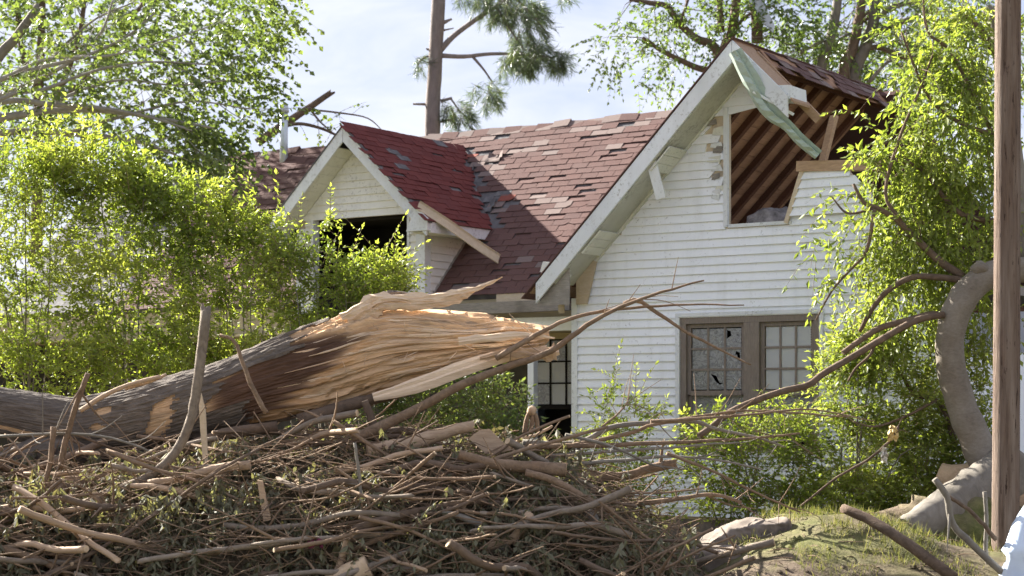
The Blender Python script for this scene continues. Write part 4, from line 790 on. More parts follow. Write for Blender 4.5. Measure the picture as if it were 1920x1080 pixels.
cz = EYE+(CY-(top+bot)/2)/F*yy; cx = (us-CX)/F*yy; hr = (bot-top)/2/F*yy; ph = np.linspace(0, 2*np.pi, NP, endpoint=False)
U, PH = np.meshgrid(us, ph, indexing='ij')
wood = np.clip((U-430)/200, 0, 1)                                        # how far torn
fib = fbm(PH*9+U*.0016, U*.006, 31, 4)-.5; fib2 = vnoise(PH*26+U*.004, U*.012, 5)-.5; fib3 = vnoise(PH*48+U*.003, U*.02, 7)-.5
lump = fbm(np.cos(PH)*1.2+U*.006+9, np.sin(PH)*1.2+9, 3)-.5
end = 945+70*vnoise(PH*11, PH*0, 77)+36*vnoise(PH*33, PH*0, 78)-40*(np.sin(PH) > .75)
shr = np.clip((end-U)/14, .0, 1)**.5
rad_ = 1+.10*lump+wood*(.26*fib+.11*fib2+.05*fib3)+(1-wood)*(.03*fib3+.03*fib2)
crack = np.exp(-((PH-(3.55+.12*np.sin(U*.013)))/.05)**2)*np.clip((U-620)/80, 0, 1)*np.clip((960-U)/60, 0, 1); rad_ -= .28*crack
for q in range(7):                                                      # layers of fibre that tear off one after the other
    e_ = 520+70*q+150*(vnoise(PH*(5+q*1.7), PH*0, 200+q)-.5)+90*(vnoise(PH*(24+3*q), PH*0, 300+q)-.5)
    rad_ = rad_-(.05+.025*(q % 3))*np.clip((U-e_)/5, 0, 1)*(np.cos(PH) < .5)
rad_ = rad_+.16*wood
rad_ *= (.25+.75*shr)
def log_surf(scale):
    R_ = hr[:, None]*rad_*scale
    return np.stack([cx[:, None]+0*PH, yy[:, None]+R_*np.cos(PH)*np.where(np.cos(PH) < 0, .95-.5*np.clip((U-430)/160, 0, 1), .95), cz[:, None]+R_*np.sin(PH)], -1)   # ph: pi = towards camera
VV_ = log_surf(1.0)-lo_; idx = np.arange(NT*NP).reshape(NT, NP); nxt = np.roll(idx, -1, 1)
Q = np.stack([idx[:-1], nxt[:-1], nxt[1:], idx[1:]], -1).reshape(-1, 4)
# colours of the bare wood: pale splinters, dark rotten heart on the front, orange rim
sv = np.sin(PH); front = np.clip(-np.cos(PH)*1.6+.2, 0, 1)
edge_r = 630+130*np.clip(sv, -1, .45)+90*fib+26*fib2+14*fib3; edge_l = 405
dark = (1/(1+np.exp(-(edge_r-U)/7)))*(1/(1+np.exp(-(U-edge_l)/6)))*(1/(1+np.exp((sv-.62+.12*fib2+.2*fib+.15*np.sin(U*.02))/.04)))*front
vr = np.clip(1.02+.34*fib2+.28*fib3+.3*fib, .68, 1.25)[..., None]
pale = np.array([1.0, 1.0, 1.0])*vr; grey = np.array([.55, .6, .62]); ww = np.clip(vnoise(U*.02, PH*5, 91)*2-1.25, 0, .6)[..., None]; pale = pale*(1-ww)+grey*vr*ww
og = np.clip(1-np.abs((edge_r+22-U)/28), 0, 1)[..., None]*front[..., None]; pale = pale*(1-.4*og)+np.array([.95, .72, .45])*.4*og
dk = np.array([.16, .135, .15])*(.75+.7*fbm(U*.03, PH*3, 8)[..., None]); colr = pale*(1-dark[..., None])+dk*dark[..., None]
colr = np.concatenate([colr, np.ones((NT, NP, 1))], -1)
trimesh('splintered_wood', VV_.reshape(-1, 3), Q, M_SPL, LT, colr=colr.reshape(-1, 4), smooth=True)
# bark sheath over the lower part, torn away in places
rdg = np.abs(vnoise(PH*14+U*.01, U*.035, 90)-.5)*2; bk = log_surf(1.03+.035*fbm(U*.05, PH*7, 12)+.045*rdg+.02*vnoise(PH*40, U*.08, 92)); bk = bk-lo_
lim = np.where(sv > .45, 560+70*fib2, 412+26*fib2+18*np.sin(PH*7)); lim = np.where((sv < -.35), 470+30*fib2, lim); lim = np.where(np.cos(PH) > 0, 620, lim)
keep = U < lim
hn = fbm(U*.06, PH*9, 66)-.5; hole = ((U-318-25*sv)/24)**2+((PH-3.35)/.62)**2+2.6*hn < .62; hole |= ((U-195)/12)**2+((PH-3.2)/.14)**2+2.6*hn < .6; hole |= ((U-60)/90)**2+((PH-3.75)/.10)**2 < 1; hole |= ((U-205)/14)**2+((PH-2.7)/.12)**2 < 1
keep &= ~hole
kq = (keep[:-1]&keep[1:]&np.roll(keep, -1, 1)[:-1]&np.roll(keep, -1, 1)[1:]).reshape(-1)
trimesh('bark', bk.reshape(-1, 3), Q[kq], M_BARKL, LT, smooth=True)
def shard(pts, wd, th, mat, par, name='splinter', segs=14, flat=(0, -1, .15), rag=.25):
    p, par_ = resample(pts, segs); m = MB(); vs = []
    for i in range(segs):
        d = (p[min(i+1, segs-1)]-p[max(0, i-1)]).normalized(); f_ = Vector(flat); x_ = d.cross(f_).normalized(); y_ = x_.cross(d)
        k_ = par_[i]*(len(wd)-1); j = min(int(k_), len(wd)-2); w_ = (wd[j]+(wd[j+1]-wd[j])*(k_-j)); t_ = th*(.3+.7*w_/max(wd))
        for a, b in ((-1, .1), (-.55, .8), (-.1, .55), (.25, 1), (.7, .5), (1, 0), (.4, -.8), (-.5, -.7)): vs.append(p[i]+x_*a*w_*.5*(1+rag*random.uniform(-1, 1))+y_*b*t_*.5*(1+rag*random.uniform(-1, 1)))
    m.add(vs, [(i*8+j, i*8+(j+1) % 8, (i+1)*8+(j+1) % 8, (i+1)*8+j) for i in range(segs-1) for j in range(8)]+[tuple(range(8))[::-1], tuple((segs-1)*8+j for j in range(8))])
    o = m.build(name, mat, par); return o
L0 = Vector(LT.location)
def lp(*a): return [P(u, v, y)-L0 for u, v, y in a]
px17 = lambda x: pr(x, 17)
M_SPL2 = m_wood('splinter_shard', (.42, .27, .16), (.74, .54, .36), None, 7, (1.3, 11, 11), bump=.6)
M_SPL3 = m_wood('pale_splinter_shard', (.58, .41, .26), (.82, .65, .47), None, 7, (1.3, 11, 11), bump=.5)
for k_ in range(4):
    o_ = k_*6-9; shard(lp((640+k_*12, 604+o_, 16.95), (690+k_*4, 578+o_*.9, 16.92), (725, 566+o_*.8, 16.9), (800, 566+o_*.7, 16.9), (855, 556+o_*.6, 16.9), (900-k_*6, 543+o_*.4, 16.9), (942-k_*15, 519+k_*7, 16.9)), [px17(x) for x in (18, 24, 20, 17, 14, 9, 2)], .05, M_SPL2 if k_ % 2 else M_SPL3, LT, segs=26, rag=.5)
shard(lp((690, 574, 17.0), (705, 560, 17.0), (745, 552, 17.0), (790, 556, 17.0)), [px17(x) for x in (10, 18, 14, 5)], .06, M_BARKL, LT, 'bark_scrap')
shard(lp((700, 745, 16.8), (800, 715, 16.75), (900, 680, 16.72), (970, 662, 16.7), (1022, 662, 16.7), (1048, 658, 16.7)), [px17(x) for x in (16, 30, 24, 18, 14, 16)], .05, M_SPL3, LT)
shard(lp((900, 672, 16.65), (960, 660, 16.6), (1012, 664, 16.6), (1042, 660, 16.6)), [px17(x) for x in (8, 16, 20, 26)], .07, M_SPL2, LT, rag=.5)
shard(lp((860, 640, 16.6), (930, 632, 16.6), (990, 628, 16.6), (1040, 634, 16.6)), [px17(x) for x in (14, 16, 10, 3)], .03, M_SPL3, LT)
for k_ in range(60):                                      # loose fibres and slabs along the torn face and its end
    u0 = random.uniform(520, 930); i = int((u0+330)/1360*(NT-1)); fz = random.uniform(-.85, .95); ang = math.pi-math.asin(max(-.98, min(.98, fz)))
    ln = random.choice((60, 90, 140, 200, 260)); u1 = min(u0+ln, 1005+random.uniform(-25, 25)); pts = []
    for q in range(4):
        uu = u0+(u1-u0)*q/3; ii_ = int(np.clip((uu+330)/1360*(NT-1), 0, NT-1)); jj = int((ang+.03*math.sin(q))/(2*math.pi)*NP) % NP
        pt = Vector(VV_[ii_, jj]) if uu < 925 else Vector((cx[ii_], yy[ii_]+.8*hr[ii_]*math.cos(ang), cz[ii_]+.8*hr[ii_]*math.sin(ang)))-L0
        out = Vector((0, math.cos(ang), math.sin(ang))); pts.append(pt+out*(-.004+.010*(q/3)*random.random()))
    shard(pts, [px17(x) for x in random.choice(((1, 4, 3, .5), (2, 6, 4, 1), (1, 3, 2, .5), (2, 5, 6, 2)))], random.uniform(.010, .022), random.choice((M_SPL2, M_SPL3, M_SPL3)), LT, segs=8, flat=(0, math.cos(ang), math.sin(ang)), rag=.35)
for k_ in range(16):                                      # thin hairs that stand off
    u0 = random.uniform(600, 940); i = int((u0+330)/1360*(NT-1)); ang = random.uniform(2.3, 4.2); b_ = Vector(VV_[i, int(ang/(2*math.pi)*NP)]); d_ = Vector((random.uniform(-.5, .9), -.4, random.uniform(-.7, 1))).normalized()*random.uniform(.08, .24)
    shard([b_, b_+d_*.5+Vector((0, -.02, 0)), b_+d_], [.006, .006, .002], .004, M_SPL3, LT, segs=5)
# ------------------------------------------------------------------ debris pile
M_BARK2 = m_bark('dead_branch_bark', (.14, .112, .085), (.35, .29, .225), (.26, .20, .14), 11)
pt = np.array([(-300, 850), (0, 850), (200, 845), (400, 815), (600, 800), (800, 800), (950, 812), (1060, 838), (1150, 885), (1220, 960), (1270, 1020), (1310, 1100)])
def pile_z(x, y):
    u = CX+F*x/17.4; vt = np.interp(u, pt[:, 0], pt[:, 1]); zt = EYE+(CY-vt)/F*17.4-.12
    t_ = np.clip((17.5-y)/2.4, -1, 1); t_ = np.where(y > 17.5, (y-17.5)/1.5, t_)
    return np.maximum(-.15, zt*np.sqrt(np.clip(1-np.abs(t_)**2.2, 0, 1)))
gx = np.arange(-7.5, 3.2, .12); gy = np.arange(14.9, 19.2, .12); X_, Y_ = np.meshgrid(gx, gy)
Z_ = pile_z(X_, Y_)-.16+(fbm(X_*3, Y_*3, 51)-.5)*.34
i = np.arange(X_.size).reshape(X_.shape); tag(trimesh('debris_heap', np.stack([X_, Y_, Z_], -1).reshape(-1, 3), np.stack([i[:-1, :-1], i[:-1, 1:], i[1:, 1:], i[1:, :-1]], -1).reshape(-1, 4), M_LITTER, smooth=True), 'dark heap of rotting leaf litter under the broken branches', 'debris', kind='stuff')
def pile_pt(lo=15.3, hi=17.4, x0=-5.2, x1=1.5):
    while True:
        x = random.uniform(x0, x1); y = random.uniform(lo, hi)
        if random.random() < .6: y = 17.5-2.4*(1-random.random()**2)**(1/2.2)
        z = float(pile_z(x, y))
        if z > .05: return Vector((x, y, z))
f = Fol(); S = np.array([tuple(pile_pt(15.2, 17.8)) for _ in range(5200)]); S += RG.normal(size=S.shape)*[.06, .06, .06]
cl = fbm(S[:, 0]*2.2+50, S[:, 2]*3+S[:, 1]*1.5+50, 61); kp = cl > .47; S = S[kp]; cl = cl[kp]
D = RG.normal(size=S.shape)+np.array([0, -.6, -.4]); f.sprays(S, D, RG.uniform(.12, .34, len(S)), np.full(len(S), .7), 4, .075, .5, leafdroop=.7, jit=.7, tone0=np.clip(cl*1.1-.25, 0, .9), stem_r=.0025)
for _ in range(95):
    c_ = np.array(tuple(pile_pt(15.2, 17.2)))+np.array([0, -.08, .08]); S = c_+RG.normal(size=(12, 3))*[.12, .06, .09]; D = RG.normal(size=S.shape)*.5+np.array([0, -.3, -.8])
    f.sprays(S, D, RG.uniform(.12, .3, 12), np.full(12, .5), 5, .10, .42, leafdroop=1.0, jit=.45, tone0=np.clip(RG.normal(size=12)*.12+random.uniform(.25, .75), 0, 1), stem_r=.0025)
o = f.build(None, M_LWILT, M_TWIG, 'wilted_leaves', 'twig_litter'); tag(o, 'wilted grey green leaves hanging through the debris pile', 'leaves', kind='stuff')
tl = [q for q in bpy.data.objects if q.name == 'twig_litter'][0]; tag(tl, 'hair thin leaf stalks tangled through the debris pile', 'twigs', kind='stuff')
mb = MB()
for _ in range(1000):
    p = pile_pt(15.2, 17.7); a = random.gauss(0, .55); d = Vector((math.cos(a)*random.choice((-1, 1)), random.gauss(0, .35), math.sin(a)*.8)); l = random.uniform(.25, .9)
    p = p+Vector((0, -.18, .10))*random.random()
    mb.tube([p-d*l*.5, p+Vector((random.gauss(0, .05), 0, random.gauss(0, .05))), p+d*l*.5], random.uniform(.003, .008), .002, 4, 5, cap=False)
tag(mb.build('fine_twigs', M_TWIG), 'mat of fine brown twigs all through the debris pile', 'twigs', kind='stuff')
# the branches one can tell apart
def branch(label, pts, r0, r1, Y, dY=0, mat=None, cut=None, jag=0, side=0, name='branch', cat='branch', sides=9, group=None, wob=.004):
    n = len(pts); q = [P(u, v, Y+dY*i/(n-1)) for i, (u, v) in enumerate(pts)]; root = empty(name, q[0], 0, label, cat, group); mb = MB()
    pp = mb.tube([x-q[0] for x in q], pr(r0, Y), pr(r1, Y), sides, None, rn=.06, jag=jag, wob=wob); mb.build('stem', mat or M_BARK, root)
    for e in (cut or ()):
        k_, r = (0, r0) if e == 0 else (len(pp)-1, r1); d = (pp[0]-pp[1]) if e == 0 else (pp[-1]-pp[-2]); d.normalize(); m2 = MB(); c_ = pp[k_]; m2.tube([c_-d*.012, c_+d*.004], pr(r, Y)*.9, pr(r, Y)*.88, 12, 2); m2.build('cut_end', M_CUT, root)
    for _ in range(side):
        k_ = random.randint(1, len(pp)-2); d = (pp[k_+1]-pp[k_]).normalized(); e = (d*random.uniform(.3, 1)+Vector((random.gauss(0, .4), random.gauss(-.2, .4), random.gauss(.1, .6)))).normalized(); l = random.uniform(.12, .5); m2 = MB()
        m2.tube([pp[k_], pp[k_]+e*l*.5+Vector((0, 0, random.gauss(0, .03))), pp[k_]+e*l], pr(min(r0, r1), Y)*.5+.002, .0022, 5, 7, cap=False); m2.build('twig', mat or M_BARK, root)
    return root
branch('tall bent branch with a split tip standing up before the trunk', [(385, 592), (378, 660), (366, 745), (352, 805), (318, 862), (270, 898), (205, 925), (140, 952), (80, 975)][::-1], 8, 10, 15.9, 0, M_BARK2, jag=1.2, side=1)
branch('long brown branch running from the left edge across the pile', [(-60, 950), (0, 957), (90, 973), (160, 983), (233, 997), (320, 1008), (430, 1012), (500, 1003)], 10, 5, 15.5, 0, M_TWIG, side=5)
branch('brown branch slanting down from the left edge, middle of three', [(-60, 965), (0, 992), (60, 1017), (127, 1048), (170, 1062)], 10, 8, 15.3, 0, M_TWIG, side=2)
branch('lowest slanting branch in the bottom left corner', [(-40, 1015), (0, 1028), (60, 1045), (110, 1068), (150, 1095)], 8, 6, 15.1, 0, M_TWIG, side=3)
branch('thin curved branch in the middle of the pile, rising to the right', [(420, 1010), (500, 995), (620, 974), (720, 938), (819, 903), (885, 878), (960, 850), (1060, 822), (1140, 800)], 6.5, 3, 15.6, .5, M_TWIG, side=4)
branch('thin branch just under the curved one, rising to the right', [(400, 1040), (500, 1012), (640, 993), (760, 974), (840, 950), (915, 930)], 6, 3, 15.4, .2, M_TWIG, side=6)
branch('sawn limb with a pale round end pointing left', [(557, 905), (600, 917), (655, 935), (720, 965)], 15, 17, 15.8, .3, M_BARKG, cut=(0,), sides=14)
branch('smooth tan limb with a sawn end on the right of the pile', [(860, 852), (920, 868), (990, 876), (1061, 882)], 9, 13, 15.8, 0, M_TWIG, cut=(1,), sides=14)
branch('tan branch sloping down right below the sawn limb', [(985, 886), (1040, 902), (1090, 930), (1150, 960)], 7, 7, 15.7, 0, M_TWIG, cut=(1,), side=2)
branch('short upright stub with a sawn top, right of the pile', [(1101, 960), (1122, 985), (1136, 1015), (1140, 1050)], 9, 11, 15.6, 0, M_BARKG, cut=(0,))
branch('long reddish branch rising from the log end across the white wall', [(660, 825), (735, 790), (800, 757), (872, 719), (950, 688), (1034, 658), (1100, 610), (1165, 575), (1240, 548), (1320, 526)], 11, 1.6, 16.4, .2, M_TWIG, side=3)
branch('slender branch crossing the wall almost level above the other', [(930, 672), (985, 640), (1021, 619), (1083, 593), (1180, 578), (1290, 571), (1395, 572)], 6, 1.2, 16.5, .3, M_TWIG, side=4)
branch('thin twig hanging down right before the window', [(1170, 570), (1195, 563), (1235, 588), (1300, 630), (1360, 660), (1408, 684)], 5, 1.4, 16.7, .1, M_TWIG, side=2)
FG = 'bare branches fanning out right of the pile'
for i_, (pts, r0, r1) in enumerate((([(980, 830), (1080, 832), (1140, 803), (1210, 793), (1300, 790), (1345, 805), (1420, 820), (1470, 838)], 6.5, 2), ([(1060, 838), (1170, 815), (1230, 795), (1330, 778), (1400, 770), (1500, 775), (1590, 782)], 4.5, 1.4), ([(990, 838), (1130, 835), (1250, 830), (1300, 828), (1400, 822), (1500, 812)], 5.5, 1.8), ([(1030, 855), (1150, 846), (1250, 840), (1340, 832), (1390, 830)], 3.5, 1.4),
        ([(1060, 895), (1120, 893), (1175, 892), (1215, 880), (1262, 870)], 9, 9), ([(1040, 925), (1120, 935), (1200, 944), (1270, 935), (1340, 928), (1390, 942)], 6.5, 3), ([(1080, 870), (1180, 862), (1260, 856), (1340, 862), (1430, 880)], 4, 1.4), ([(1220, 790), (1310, 785), (1420, 776), (1520, 768), (1640, 790)], 3.5, 1.2), ([(1250, 850), (1330, 880), (1420, 925), (1500, 960)], 3.5, 1.5), ([(1060, 815), (1150, 838), (1220, 870), (1290, 880)], 3.5, 1.5), ([(1130, 800), (1165, 770), (1180, 745)], 2.5, 1), ([(1120, 920), (1220, 925), (1320, 915)], 3, 1.5))):
    lab = ['arched bare branch, thickest of the fan before the white wall', 'topmost thin branch of the fan reaching over the shrub', 'straight bare branch level across the middle of the fan', 'thin bare branch just below the level one in the fan', 'thick short broken branch at the foot of the white wall', 'low wavy branch passing over the kerb stones', 'thin pale branch sagging to the right in the fan', 'thin branch farthest right in the fan, under the bent tree', 'thin branch sloping down behind the concrete kerb', 'thin branch crossing the fan downward to the right', 'small upright twig at the top of the fan', 'lowest thin level twig above the kerb stones'][i_]
    branch(lab, pts, r0, r1, 16.9-.05*i_, .2, M_TWIG if i_ % 3 else M_BARKG, side=7 if r0 < 8 else 1, jag=.6 if i_ == 4 else 0, group=FG)
branch('dark broken stick lying up the grassy mound', [(1580, 953), (1640, 980), (1705, 1022), (1790, 1085)], 9, 11, 15.7, -.6, M_BARK, cut=(0,))
branch('forked grey stick leaning before the roots', [(1752, 898), (1775, 932), (1788, 985), (1822, 1020), (1895, 1090)], 6, 7, 15.6, 0, M_BARKG, side=1)
branch('dark thin stick crossing the forked one by the pole', [(1775, 928), (1815, 955), (1845, 985), (1868, 1012)], 3.5, 4.5, 15.7, 0, M_BARK)
branch('upright grey stick right beside the pole', [(1846, 922), (1850, 980), (1848, 1030), (1856, 1085)], 4, 4.5, 15.8, 0, M_BARKG)
branch('slim branch dangling litter in the undergrowth', [(1500, 950), (1570, 895), (1630, 860), (1665, 830), (1685, 800)], 2, 3, 18.4, 0, M_BARK, side=2)
branch('thick bark covered log lying under the big trunk at the left edge', [(-80, 905), (0, 878), (90, 850), (190, 842), (290, 850)], 30, 36, 17.3, 0, M_BARKL, sides=16, name='log', cat='log')
branch('dark straight limb lying along the underside of the trunk', [(85, 928), (150, 912), (230, 885), (330, 850), (420, 815), (520, 800)], 14, 11, 16.5, .2, M_BARK, sides=12)
branch('split tan branch below the bent branch', [(245, 910), (300, 914), (350, 925), (420, 942), (480, 948)], 5, 8, 15.7, 0, M_TAN, side=1)
branch('bare tan limb left of the wilted leaves', [(278, 906), (330, 900), (372, 888), (420, 876), (470, 872)], 7, 9, 15.75, 0, M_TAN)
branch('tan stick poking up from the bottom of the pile', [(628, 1090), (640, 1050), (652, 1005)], 8, 6, 15.1, 0, M_TAN, cut=(1,))
branch('short stub standing up behind the middle of the pile', [(684, 752), (694, 780), (708, 815)], 7, 9, 16.6, 0, M_BARK, cut=(0,))
branch('fat split limb lying under the splinters', [(690, 850), (760, 835), (830, 812), (880, 800)], 18, 10, 16.2, .2, M_TAN, jag=.6)
branch('dark limb along the lower edge of the splintered wood', [(560, 790), (640, 765), (700, 748), (760, 735)], 14, 9, 16.9, 0, M_BARK, jag=.8)
branch('thin curved stick leaning on the dark rotten wood', [(412, 628), (440, 640), (455, 680), (475, 730), (500, 775)], 3, 5, 16.4, -.1, M_TWIG)
branch('broken stick lying on top of the bark trunk', [(150, 770), (190, 745), (240, 722), (300, 707)], 5, 4, 16.7, 0, M_TAN, jag=.4)
branch('crossed stick on top of the bark trunk', [(235, 730), (262, 722), (290, 712), (312, 702)], 3, 3, 16.75, 0, M_TAN)
branch('forked grey twig reaching across the left trunk', [(0, 818), (80, 814), (170, 815), (240, 830), (285, 850)], 3, 2, 15.9, 0, M_BARKG, side=5)
branch('long thin stick crossing the bottom middle of the pile', [(620, 1045), (700, 1015), (790, 985), (860, 960)], 5, 4, 15.2, 0, M_TWIG, side=2)
branch('grey limb sloping down at the middle right of the pile', [(830, 960), (880, 975), (930, 1005), (950, 1060)], 6, 8, 15.3, 0, M_BARKG, side=2)
branch('tan stub lying low at the middle right', [(895, 1035), (930, 1020), (965, 1008), (990, 970)], 8, 10, 15.3, 0, M_TAN, jag=.5)
branch('vertical forked twig in the middle of the pile', [(665, 830), (672, 880), (678, 940), (682, 1010)], 3, 3, 15.4, 0, M_BARKG, side=3)
branch('hanging dead stems left of the bent branch', [(165, 700), (140, 770), (125, 820), (112, 880)], 5, 6, 15.9, 0, M_TWIG, side=6)
branch('second hanging dead stem left of the bent branch', [(100, 800), (95, 860), (80, 920), (62, 965)], 5, 5, 15.85, 0, M_TWIG, side=3)
branch('pale barkless log at the bottom centre edge', [(610, 1110), (655, 1080), (692, 1062)], 26, 22, 15.0, 0, M_CUT, sides=16, name='log', cat='log')
# indistinguishable branches that fill the pile
PG = 'bare branches tangled in the debris pile'
protos = []
for k_ in range(9):
    root = empty('tangled_branch', (0, 0, 0), 0, 'bare brown branch tangled among others inside the debris pile', 'branch', PG); l = 1.0; mb = MB()
    pts = [Vector((-.5+i*.25, random.gauss(0, .018), random.gauss(0, .022))) for i in range(5)]; r = (.012, .016, .022, .03, .014, .024, .010, .026, .013)[k_]
    pp = mb.tube(pts, r, r*random.uniform(.4, .85), 8, 17, rn=.10, wob=.004, jag=.9); mb.build('stem', (M_BARK, M_TWIG, M_BARK2, M_BARK, M_TWIG, M_TAN, M_TWIG, M_BARK2, M_BARK)[k_], root)
    m2 = MB(); d = (pp[0]-pp[1]).normalized(); m2.tube([pp[0]-d*.004, pp[0]+d*.004], r*.95, r*.9, 10, 2); m2.build('cut_end', M_CUT, root)
    for _ in range(5):
        j = random.randint(2, 14); e = Vector((random.uniform(.3, 1), random.gauss(-.2, .4), random.gauss(.1, .5))).normalized(); m2 = MB(); q_ = random.uniform(.12, .5); m2.tube([pp[j], pp[j]+e*q_*.5+Vector((0, 0, .02)), pp[j]+e*q_], r*.4, .003, 5, 6, cap=False); m2.build('twig', M_TWIG, root)
    protos.append(root)
def pile_label(k_, p):
    u = CX+F*p.x/p.y; v = CY-F*(p.z-EYE)/p.y
    look = ('thin dark', 'brown', 'stout grey brown', 'thick dark', 'thin tan brown', 'barkless tan', 'very thin brown', 'thick grey brown', 'slender dark')[k_]
    hz = 'far left' if u < 150 else 'left' if u < 380 else 'centre left' if u < 580 else 'centre' if u < 780 else 'centre right' if u < 980 else 'right'
    vt = 'top' if v < 870 else 'upper part' if v < 930 else 'middle' if v < 990 else 'lower part' if v < 1050 else 'bottom edge'
    return f'{look} bare branch at the {hz} {vt} of the debris pile'
def put(o, p, a, b, sc, g): o.location = p; o.rotation_euler = (g, b, a); o.scale = (sc, min(sc, 1.25), min(sc, 1.25))
for k_ in range(126):
    src = protos[k_ % 9]
    if k_ < 9: o = src
    else:
        o = src.copy(); col.objects.link(o)
        for ch in src.children: c_ = ch.copy(); col.objects.link(c_); c_.parent = o
    p = pile_pt(15.25, 17.5); o['label'] = pile_label(k_ % 9, p); put(o, p+Vector((0, -.16, random.uniform(-.02, .12))), random.gauss(0, .5)+(math.pi if random.random() < .5 else 0), random.gauss(0, .28), random.uniform(.6, 1.9), random.uniform(0, 6.28))
# lone pieces in the pile
def panel(name, label, cat, pts, Y, th, mat):
    m = MB(); m.extr([P(u, v, Y) for u, v in pts], (0, th, .0)); return tag(m.build(name, mat), label, cat)
panel('wood_panel', 'brown flat piece of wood panel on top of the pile', 'panel', [(879, 822), (900, 806), (918, 804), (940, 826), (960, 843), (935, 850), (911, 851)], 16.3, .03, M_TAN)
panel('split_plank', 'pale upright splinter standing against the big trunk', 'splinter', [(377, 737), (385, 770), (390, 872), (381, 876), (375, 800), (372, 745)], 16.1, .03, M_RAWPALE)
panel('cut_timber', 'short sawn timber under the trunk at left', 'timber', [(24, 890), (150, 884), (152, 906), (60, 914), (22, 915)], 16.6, .10, M_TAN)
panel('split_plank', 'tan split slab standing in the middle of the pile', 'splinter', [(482, 900), (492, 902), (508, 975), (494, 978)], 15.4, .04, M_TAN)
m = MB(); g_ = []
for i_ in range(7):
    for j_ in range(5): g_.append(P(576+i_*5, 1010+j_*4+3*math.sin(i_*1.3), 15.0+.04*math.sin(i_*2+j_*1.7)))
m.add(g_, [(i_*5+j_, (i_+1)*5+j_, (i_+1)*5+j_+1, i_*5+j_+1) for i_ in range(6) for j_ in range(4)], True); tag(m.build('cloth_rag', m_plain('dark_red_cloth', (.16, .03, .06), .9)), 'small crumpled dark red rag in the lower pile', 'rag')
# twisted root standing before the porch
rt = empty('twisted_root', P(995, 815, 18.2), 0, 'twisted brown root stub standing before the porch opening', 'root'); l0 = rt.location
for pts, a_, b_ in (([(996, 768), (988, 785), (984, 812)], 4, 5), ([(997, 768), (998, 788), (994, 812)], 4, 5), ([(998, 770), (1006, 785), (1008, 810)], 4, 5)): px_limb(rt, pts, 18.2, a_, b_, M_TWIG, 'root_strand')
Vb, Tb = blob((0, 0, 0), (.045, .045, .05), 3, 12, 8, .5); o = trimesh('root_head', Vb, Tb, M_TAN, rt, smooth=True); o.location = P(997, 770, 18.2)-l0
# concrete kerb pieces on the mound
def kerb(label, pts, Y, dep):
    n = len(pts); m = MB(); fr = [P(u, v, Y) for u, v in pts]; m.extr(fr, (.03, dep, .03)); o = m.build('kerb_block', M_CONC); bm = bmesh.new(); bm.from_mesh(o.data)
    bmesh.ops.triangulate(bm, faces=[f_ for f_ in bm.faces if len(f_.verts) > 4]); bmesh.ops.subdivide_edges(bm, edges=bm.edges[:], cuts=3, use_grid_fill=True); bmesh.ops.subdivide_edges(bm, edges=bm.edges[:], cuts=1, use_grid_fill=True)
    for _ in range(2): bmesh.ops.smooth_vert(bm, verts=bm.verts[:], factor=.4, use_axis_x=True, use_axis_y=True, use_axis_z=True)
    for v_ in bm.verts: v_.co += v_.normal*(.035*mnoise.fractal(v_.co*5, 1, 2, 3)+.012*mnoise.noise(v_.co*22))
    for f_ in bm.faces: f_.smooth = True
    bm.to_mesh(o.data); bm.free(); return tag(o, label, 'kerb', 'concrete kerb pieces')
kerb('front concrete kerb piece with a sloped end, lowest at the bottom edge', [(1180, 1086), (1215, 1060), (1245, 1042), (1300, 1036), (1388, 1032), (1392, 1060), (1380, 1100), (1180, 1100)], 15.9, .42)
kerb('rear concrete kerb piece, half buried behind the grass', [(1308, 1034), (1345, 1002), (1372, 988), (1420, 983), (1478, 979), (1488, 998), (1480, 1040), (1310, 1046)], 16.5, .40)
Vb, Tb = blob((0, 0, 0), (.12, .12, .11), 23, 20, 14, .3); o = trimesh('rock', Vb, Tb, M_CONC, smooth=True); o.location = P(1405, 1068, 15.75); tag(o, 'rounded stone beside the front kerb piece', 'rock')
# grass on the mound
n = 10500; gx_ = RG.uniform(1.9, 4.6, n); gy_ = RG.uniform(14.6, 18.2, n); mk = fbm(gx_*2.4, gy_*2.4, 15) > .44+.10*RG.random(n); gx_, gy_ = gx_[mk], gy_[mk]; gz_ = ground_z(gx_, gy_); S = np.stack([gx_, gy_, gz_-.01], 1)
f = Fol(); d = RG.normal(size=S.shape)*.42+np.array([0, 0, 1.]); ll_ = RG.uniform(.04, .13, len(S))*(.5+1.1*vnoise(gx_*3, gy_*3, 4)); f.leaves(S, d, RG.normal(size=S.shape), ll_, np.full(len(S), .007), np.clip(RG.normal(size=len(S))*.25+.5, 0, 1))
mb = MB()
for _ in range(420):
    x = random.uniform(1.5, 4.4); y = random.uniform(14.8, 18.3); z_ = float(ground_z(x, y)); r = random.choice((.008, .012, .018, .03))*random.uniform(.7, 1.4); vs = []
    for kx, ky, kz in ((1, 0, 0), (-1, 0, 0), (0, 1, 0), (0, -1, 0), (0, 0, 1), (0, 0, -1)): q_ = r*random.uniform(.6, 1.3); vs.append((x+kx*q_, y+ky*q_, z_+kz*q_*.8))
    mb.add(vs, [(0,2,4),(2,1,4),(1,3,4),(3,0,4),(2,0,5),(1,2,5),(3,1,5),(0,3,5)])
tag(mb.build('soil_clods', M_SOIL), 'loose clods and pebbles scattered over the mound', 'soil', kind='stuff'); mb = MB()
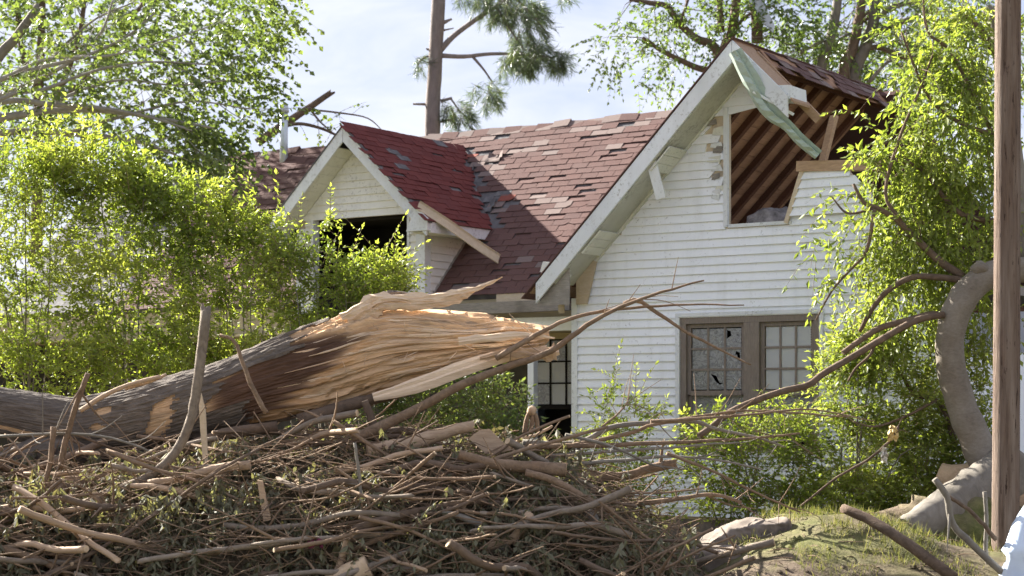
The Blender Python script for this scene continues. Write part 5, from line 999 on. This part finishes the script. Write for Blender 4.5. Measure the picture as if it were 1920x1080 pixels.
for _ in range(160):
    x = random.uniform(1.4, 4.4); y = random.uniform(14.8, 18.3); z_ = float(ground_z(x, y))+.008; a_ = random.uniform(0, 6.28); l_ = random.uniform(.05, .25); mb.tube([(x, y, z_), (x+math.cos(a_)*l_*.5, y+math.sin(a_)*l_*.5, z_+random.uniform(0, .03)), (x+math.cos(a_)*l_, y+math.sin(a_)*l_, z_)], .004, .002, 4, 4, cap=False)
tag(mb.build('ground_twigs', M_TWIG), 'short broken twigs scattered over the mound', 'twigs', kind='stuff')
tag(f.build(None, M_GRASS, M_TWIG, 'grass'), 'short sunlit grass growing on the soil mound', 'grass', kind='stuff')
# litter
def crumple(name, label, cat, u, v, Y, w_, h_, mat, seed):
    m = MB(); rr = random.Random(seed); g_ = []; nx_, nz_ = 7, 8
    for i_ in range(nx_):
        for j_ in range(nz_):
            a = i_/(nx_-1)-.5; b = j_/(nz_-1); pinch = .35+.65*math.sin(.4+b*2.2); g_.append(P(u, v, Y)+Vector((a*w_*pinch+rr.gauss(0, .006), rr.gauss(0, .018), -b*h_+rr.gauss(0, .006)-.02*abs(a))))
    m.add(g_, [(i_*nz_+j_, (i_+1)*nz_+j_, (i_+1)*nz_+j_+1, i_*nz_+j_+1) for i_ in range(nx_-1) for j_ in range(nz_-1)]); return tag(m.build(name, mat), label, cat)
crumple('paper_scrap', 'yellow scrap of paper caught in the undergrowth', 'litter', 1674, 797, 18.38, .11, .15, m_plain('yellow_paper', (.60, .44, .18), .8), 3)
crumple('paper_scrap', 'white scrap of paper hanging below the yellow one', 'litter', 1659, 838, 18.38, .07, .15, m_plain('white_paper', (.60, .56, .48), .8), 5)
Bm = MB(); bp = []; nb_ = 18; rows = [(1920, 918, 3), (1918, 945, 8), (1914, 985, 24), (1909, 1020, 34), (1906, 1034, 40), (1908, 1048, 34), (1906, 1085, 46), (1910, 1120, 50)]
for (u, v, r_) in rows:
    for k_ in range(nb_): a = 2*math.pi*k_/nb_; w_ = 1+.14*math.sin(a*3+v*.05)+.08*math.sin(a*7+v*.11); c_ = P(u+12, v, 15.6); bp.append(c_+Vector((math.cos(a)*pr(r_, 15.6)*w_, math.sin(a)*pr(r_, 15.6)*.7*w_, .01*math.sin(a*5))))
Bm.add(bp, [(i*nb_+k_, i*nb_+(k_+1) % nb_, (i+1)*nb_+(k_+1) % nb_, (i+1)*nb_+k_) for i in range(len(rows)-1) for k_ in range(nb_)], True); tag(Bm.build('plastic_bag', M_BAG), 'pale blue plastic bag hanging at the right edge before the pole', 'bag')
panel('metal_scrap', 'pale sheet of metal blown into the tree above the gable', 'scrap', [(1388, -30), (1412, -30), (1452, 45), (1450, 62), (1420, 30)], 32.5, .01, M_GALV)
